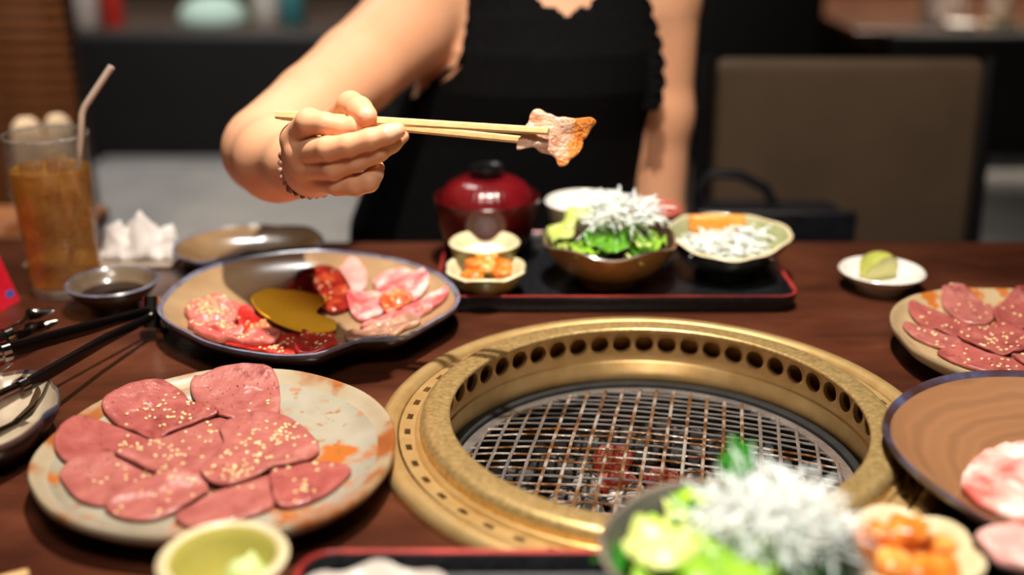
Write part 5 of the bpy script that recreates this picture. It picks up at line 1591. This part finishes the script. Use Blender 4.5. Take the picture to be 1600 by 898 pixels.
# hair (above the frame)
mbh = MB()
V = np.array(MB().ball((0, 0, 0), 1.0, 32, 20).V); Fh = MB().ball((0, 0, 0), 1.0, 32, 20).F
hv = V * np.array([0.084, 0.100, 0.118]) + np.array([0.062, 1.432, 0.53])
keepf = [f for f in Fh if not (np.mean([hv[i][1] for i in f]) < 1.375 and np.mean([hv[i][2] for i in f]) < 0.575)]
hair = mk('hair', hv, keepf, M('dark_brown_hair', [(0.3, (22, 14, 10)), (0.7, (44, 28, 20))], scale=30, stretch=(8, 8, 1), rough=0.4), person, sharp=0)
md = hair.modifiers.new('thick', 'SOLIDIFY'); md.thickness = 0.008
del FB, GARM, TORSO, GT, FT

# ================================================================ CHAIRS AND BACKGROUND
m_chairf = M('brown_grey_upholstery', [(0.3, (98, 80, 63)), (0.7, (108, 88, 70))], scale=12, rough=0.7, bump=0.1, bscale=300)
m_chairw = M('black_chair_frame', [(0.0, (20, 19, 20))], rough=0.5)
def chair(name, x, y, label, w_=0.40, top_z=0.165, seat_z=-0.30):
    t = empty(name, (x, y, FLOOR), label, 'chair')
    MB().box((x, y - 0.20, seat_z - 0.035), (w_ + 0.02, 0.44, 0.07), bev=0.02).build('seat', m_chairf, t)
    MB().box((x, y + 0.055, (seat_z + top_z) / 2 + 0.02), (w_, 0.05, top_z - seat_z - 0.06), rot=Matrix.Rotation(-0.08, 3, 'X'), bev=0.018).build('backrest', m_chairf, t)
    for s_ in (-1, 1):
        MB().tube([(x + s_ * (w_ / 2 + 0.012), y + 0.02, seat_z - 0.06), (x + s_ * (w_ / 2 + 0.012), y + 0.075, top_z - 0.01)], 0.014, n=8).build('back_post', m_chairw, t)
        for yy in (y - 0.38, y + 0.0):
            MB().box((x + s_ * (w_ / 2 - 0.03), yy, (FLOOR + seat_z - 0.07) / 2), (0.035, 0.035, seat_z - 0.07 - FLOOR), bev=0.004).build('leg', m_chairw, t)
    return t
chair('dining_chair', 0.505, 1.62, 'brown upholstered chair with a handbag on its seat, beside the person')
chair('dining_chair', 0.045, 1.66, 'upholstered chair the person sits on, hidden behind the body', top_z=0.10, seat_z=-0.385)

# handbag
hb = empty('handbag', (0.345, 1.47, -0.30), 'black leather handbag standing on the empty chair seat', 'handbag')
m_leather = M('black_leather', [(0.3, (18, 18, 22)), (0.7, (30, 30, 36))], scale=90, rough=0.35, bump=0.15, bscale=400)
MB().box((0.352, 1.475, -0.155), (0.21, 0.085, 0.29), bev=0.025).build('bag_body', m_leather, hb)
MB().box((0.352, 1.428, -0.09), (0.212, 0.012, 0.17), bev=0.005).build('flap', m_leather, hb)
MB().tube([(0.265, 1.48, -0.03), (0.255, 1.48, 0.01), (0.270, 1.48, 0.032), (0.31, 1.48, 0.030), (0.345, 1.48, 0.012), (0.36, 1.48, -0.01)], 0.007, n=8).build('handle', m_leather, hb)
MB().ball((0.462, 1.46, -0.030), 0.008, 12, 8).build('clasp', M('brass_clasp', [(0.0, (230, 150, 70))], rough=0.25, metal=1.0), hb)

# grey bench seats and their dark backs
m_bench = M('light_grey_vinyl', [(0.3, (136, 134, 132)), (0.7, (152, 150, 147))], scale=10, rough=0.6)
m_bdark = M('black_panel', [(0.3, (9, 9, 10)), (0.7, (14, 13, 14))], scale=10, rough=0.6)
def bench(x0, x1, label):
    t = empty('bench', ((x0 + x1) / 2, 2.6, FLOOR), label, 'bench')
    n_ = max(1, int(round((x1 - x0) / 1.0)))
    for i in range(n_):
        a, b = x0 + (x1 - x0) * i / n_, x0 + (x1 - x0) * (i + 1) / n_
        MB().box(((a + b) / 2, 2.58, -0.345), (b - a - 0.004, 0.74, 0.09), bev=0.03).build('seat_cushion', m_bench, t)
    MB().box(((x0 + x1) / 2, 2.60, (FLOOR - 0.39) / 2), (x1 - x0, 0.66, -0.39 - FLOOR), bev=0.005).build('plinth', m_bdark, t)
    MB().box(((x0 + x1) / 2, 2.99, (FLOOR + 0.02) / 2), (x1 - x0, 0.08, 0.02 - FLOOR), bev=0.02).build('back_panel', m_bdark, t)
bench(-2.2, -0.02, 'long pale grey bench with a black back panel behind the person')
bench(0.98, 2.2, 'pale grey bench seen beside the brown chair')

# far tables
m_fart = M('far_table_wood', [(0.3, (74, 60, 52)), (0.7, (98, 82, 72))], scale=8, rough=0.45)
m_fart2 = M('far_table_brown', [(0.3, (58, 34, 20)), (0.7, (82, 50, 30))], scale=8, rough=0.35)
def far_table(x0, x1, y0, y1, mat, label):
    t = empty('restaurant_table', ((x0 + x1) / 2, (y0 + y1) / 2, FLOOR), label, 'table')
    MB().box(((x0 + x1) / 2, (y0 + y1) / 2, -0.02), (x1 - x0, y1 - y0, 0.04), bev=0.004).build('tabletop', mat, t)
    for a in (x0 + 0.08, x1 - 0.08):
        for b in (y0 + 0.08, y1 - 0.08):
            MB().box((a, b, (FLOOR - 0.04) / 2), (0.06, 0.06, -0.04 - FLOOR)).build('leg', m_bdark, t, smooth=False)
far_table(-1.9, -0.25, 3.16, 4.1, m_fart, 'grey brown table far behind the bench')
far_table(0.95, 2.3, 3.16, 4.1, m_fart2, 'brown table with glasses far behind the brown chair')
def jar(name, x, y, r, h, mat, label, cat, lidmat=None, group=None):
    t = empty(name, (x, y, 0), label, cat, group)
    V, F, _ = radial((x, y, 0), [(0, 0), (r * 0.9, 0), (r, 0.006), (r, h * 0.72), (r * 0.8, h * 0.82), (r * 0.62, h * 0.86), (0, h * 0.86)], n=28); mk('container', V, F, mat, t)
    V, F, _ = radial((x, y, 0), [(0, h), (r * 0.6, h), (r * 0.66, h * 0.98), (r * 0.66, h * 0.865), (0, h * 0.865)], n=28); mk('lid', V, F, lidmat or mat, t)
m_w2 = M('white_plastic', [(0.0, (226, 216, 208))], rough=0.4)
m_r2 = M('red_plastic', [(0.0, (214, 54, 42))], rough=0.4)
m_t2 = M('teal_plastic', [(0.0, (60, 120, 124))], rough=0.4)
m_mint = M('mint_cloth', [(0.0, (196, 226, 214))], rough=0.8)
jar('sauce_bottle', -1.215, 3.26, 0.036, 0.16, m_w2, 'white bottle beside the red one on the far grey table', 'bottle', m_w2)
jar('sauce_bottle', -1.130, 3.24, 0.030, 0.17, m_r2, 'red bottle on the far grey table', 'bottle', m_r2)
jar('condiment_jar', -0.715, 3.34, 0.040, 0.14, m_w2, 'pale pink condiment jar on the far grey table', 'jar', m_w2)
jar('condiment_jar', -0.625, 3.26, 0.036, 0.12, m_t2, 'teal condiment jar on the far grey table', 'jar', m_t2)
V, F, _ = radial((-0.865, 3.30, 0), [(0, 0.075), (0.05, 0.07), (0.085, 0.045), (0.10, 0.014), (0.095, 0.0), (0, 0.0)], n=40, zf=lambda th, s: 0.010 * noise.noise(Vector((math.cos(th) * s * 30, math.sin(th) * s * 30, 2))) if s > 0.001 and s < 0.094 else 0.0)
tag(mk('folded_cloth', V, F, m_mint, None, sharp=0), 'mint green folded cloth heaped on the far grey table', 'cloth')
m_cg = M('tumbler_glint_white', [(0.0, (244, 230, 224))], rough=0.08, trans=0.05, ior=1.45)  # nearly opaque white: bright glints of the tumblers put into the colour
for i, (x, y, r, h) in enumerate(((1.21, 3.30, 0.036, 0.13), (1.30, 3.36, 0.034, 0.12), (1.40, 3.30, 0.040, 0.15))):
    V, F, _ = radial((x, y, 0), [(0, 0.008), (r * 0.78, 0.008), (r * 0.96, h), (r, h), (r * 0.84, 0.0), (0, 0)], n=32)
    tag(mk('water_glass', V, F, m_cg, None), ['tumbler on the far brown table, the one nearest the person', 'middle tumbler of three on the far brown table', 'tallest tumbler of three on the far brown table'][i], 'glass', 'tumblers on the far brown table')
for i, (x, y) in enumerate(((1.262, 3.22), (1.375, 3.21))):
    V, F, _ = radial((x, y, 0), [(0, 0.004), (0.03, 0.005), (0.046, 0.014), (0.048, 0.014), (0.034, 0.0), (0, 0)], n=32)
    tag(mk('saucer', V, F, m_white if i == 0 else m_cream, None), ['white saucer in front of the far tumblers', 'cream saucer in front of the far tumblers'][i], 'dish', 'saucers on the far brown table')
# dark chairs at the far tables
for i, (x, lab) in enumerate(((0.62, 'black chair back far behind the person'),)):
    t = empty('dining_chair', (x, 3.0, FLOOR), lab, 'chair')
    MB().box((x, 3.02, -0.06), (0.40, 0.05, 0.44), bev=0.02).build('backrest', m_bdark, t)
    MB().box((x, 3.2, -0.31), (0.42, 0.40, 0.06), bev=0.015).build('seat', m_bdark, t)
    for sx in (-0.17, 0.17):
        for sy in (3.05, 3.36): MB().box((x + sx, sy, (FLOOR - 0.34) / 2), (0.035, 0.035, -0.34 - FLOOR)).build('leg', m_bdark, t, smooth=False)

# ---- wooden cabinet, slatted screen and cream cloth bundle at the side
m_ply = M('warm_brown_wood', [(0.3, (120, 74, 44)), (0.7, (156, 102, 64))], scale=6, stretch=(1, 6, 6), rough=0.5)
m_slat = M('bamboo_slat', [(0.3, (96, 56, 28)), (0.7, (140, 86, 46))], scale=10, stretch=(1, 6, 6), rough=0.5)
cab = empty('side_cabinet', (-1.0, 1.57, FLOOR), 'brown wooden side cabinet behind the tea glass', 'cabinet')
MB().box((-1.0, 1.57, (FLOOR - 0.09) / 2), (0.74, 0.12, -0.09 - FLOOR), bev=0.004).build('body', m_ply, cab)
MB().box((-1.0, 1.57, -0.075), (0.77, 0.15, 0.03), bev=0.006).build('cabinet_top', m_ply, cab)
for sx in (-0.18, 0.18):
    d_ = MB().box((-1.0 + sx, 1.503, (FLOOR - 0.09) / 2 + 0.02), (0.34, 0.016, 0.54), bev=0.003).build('door', m_ply, cab)
    MB().tube([(-1.0 + sx * 0.25, 1.490, -0.36), (-1.0 + sx * 0.25, 1.490, -0.26)], 0.005, n=8).build('handle', m_chrome, d_)
scr = empty('slatted_screen', (-1.0, 2.0, FLOOR), 'warm brown slatted bamboo screen behind the tea glass', 'screen')
for px_ in (-1.46, -1.12, -0.96, -0.80):
    MB().box((px_, 2.02, (FLOOR + 1.1) / 2), (0.045, 0.03, 1.1 - FLOOR), bev=0.003).build('post', M('dark_post_wood', [(0.3, (54, 32, 20)), (0.7, (74, 46, 28))], scale=8, rough=0.5), scr)
sl0 = None
for i in range(66):
    z = -0.40 + 0.0225 * i
    if sl0 is None:
        sl0 = MB().box((-1.13, 1.995, z), (0.70, 0.012, 0.016), bev=0.004).build('slat', m_slat, scr); z00 = z
    else:
        o = bpy.data.objects.new('slat', sl0.data); COL.objects.link(o); o.parent = scr; o.location = (0, 0, z - z00)
m_creamc = M('cream_cloth', [(0.3, (224, 200, 168)), (0.7, (236, 216, 190))], scale=12, rough=0.8, bump=0.2)
def bundle(x, y, w_, h, label):
    V, F, _ = radial((x, y, -0.06), [(0, h), (0.4, h * 0.985), (0.75, h * 0.93), (0.95, h * 0.8), (1.0, h * 0.6), (0.97, 0.02), (0.9, 0.0), (0, 0.0)], R=lambda th: w_ * (1 + 0.08 * math.sin(3 * th)), n=40, zf=lambda th, s: 0.01 * noise.noise(Vector((math.cos(th) * 2, math.sin(th) * 2, x * 9))) * s if 0 < s < 0.96 else 0)
    tag(mk('rolled_towel', V, F, m_creamc, None, sharp=0), label, 'towel', 'cream towels behind the tea glass')
bundle(-0.693, 1.570, 0.023, 0.150, 'taller cream rolled towel behind the tea glass, nearer the frame edge')
bundle(-0.648, 1.575, 0.0205, 0.154, 'cream rolled towel directly behind the tea glass rim')
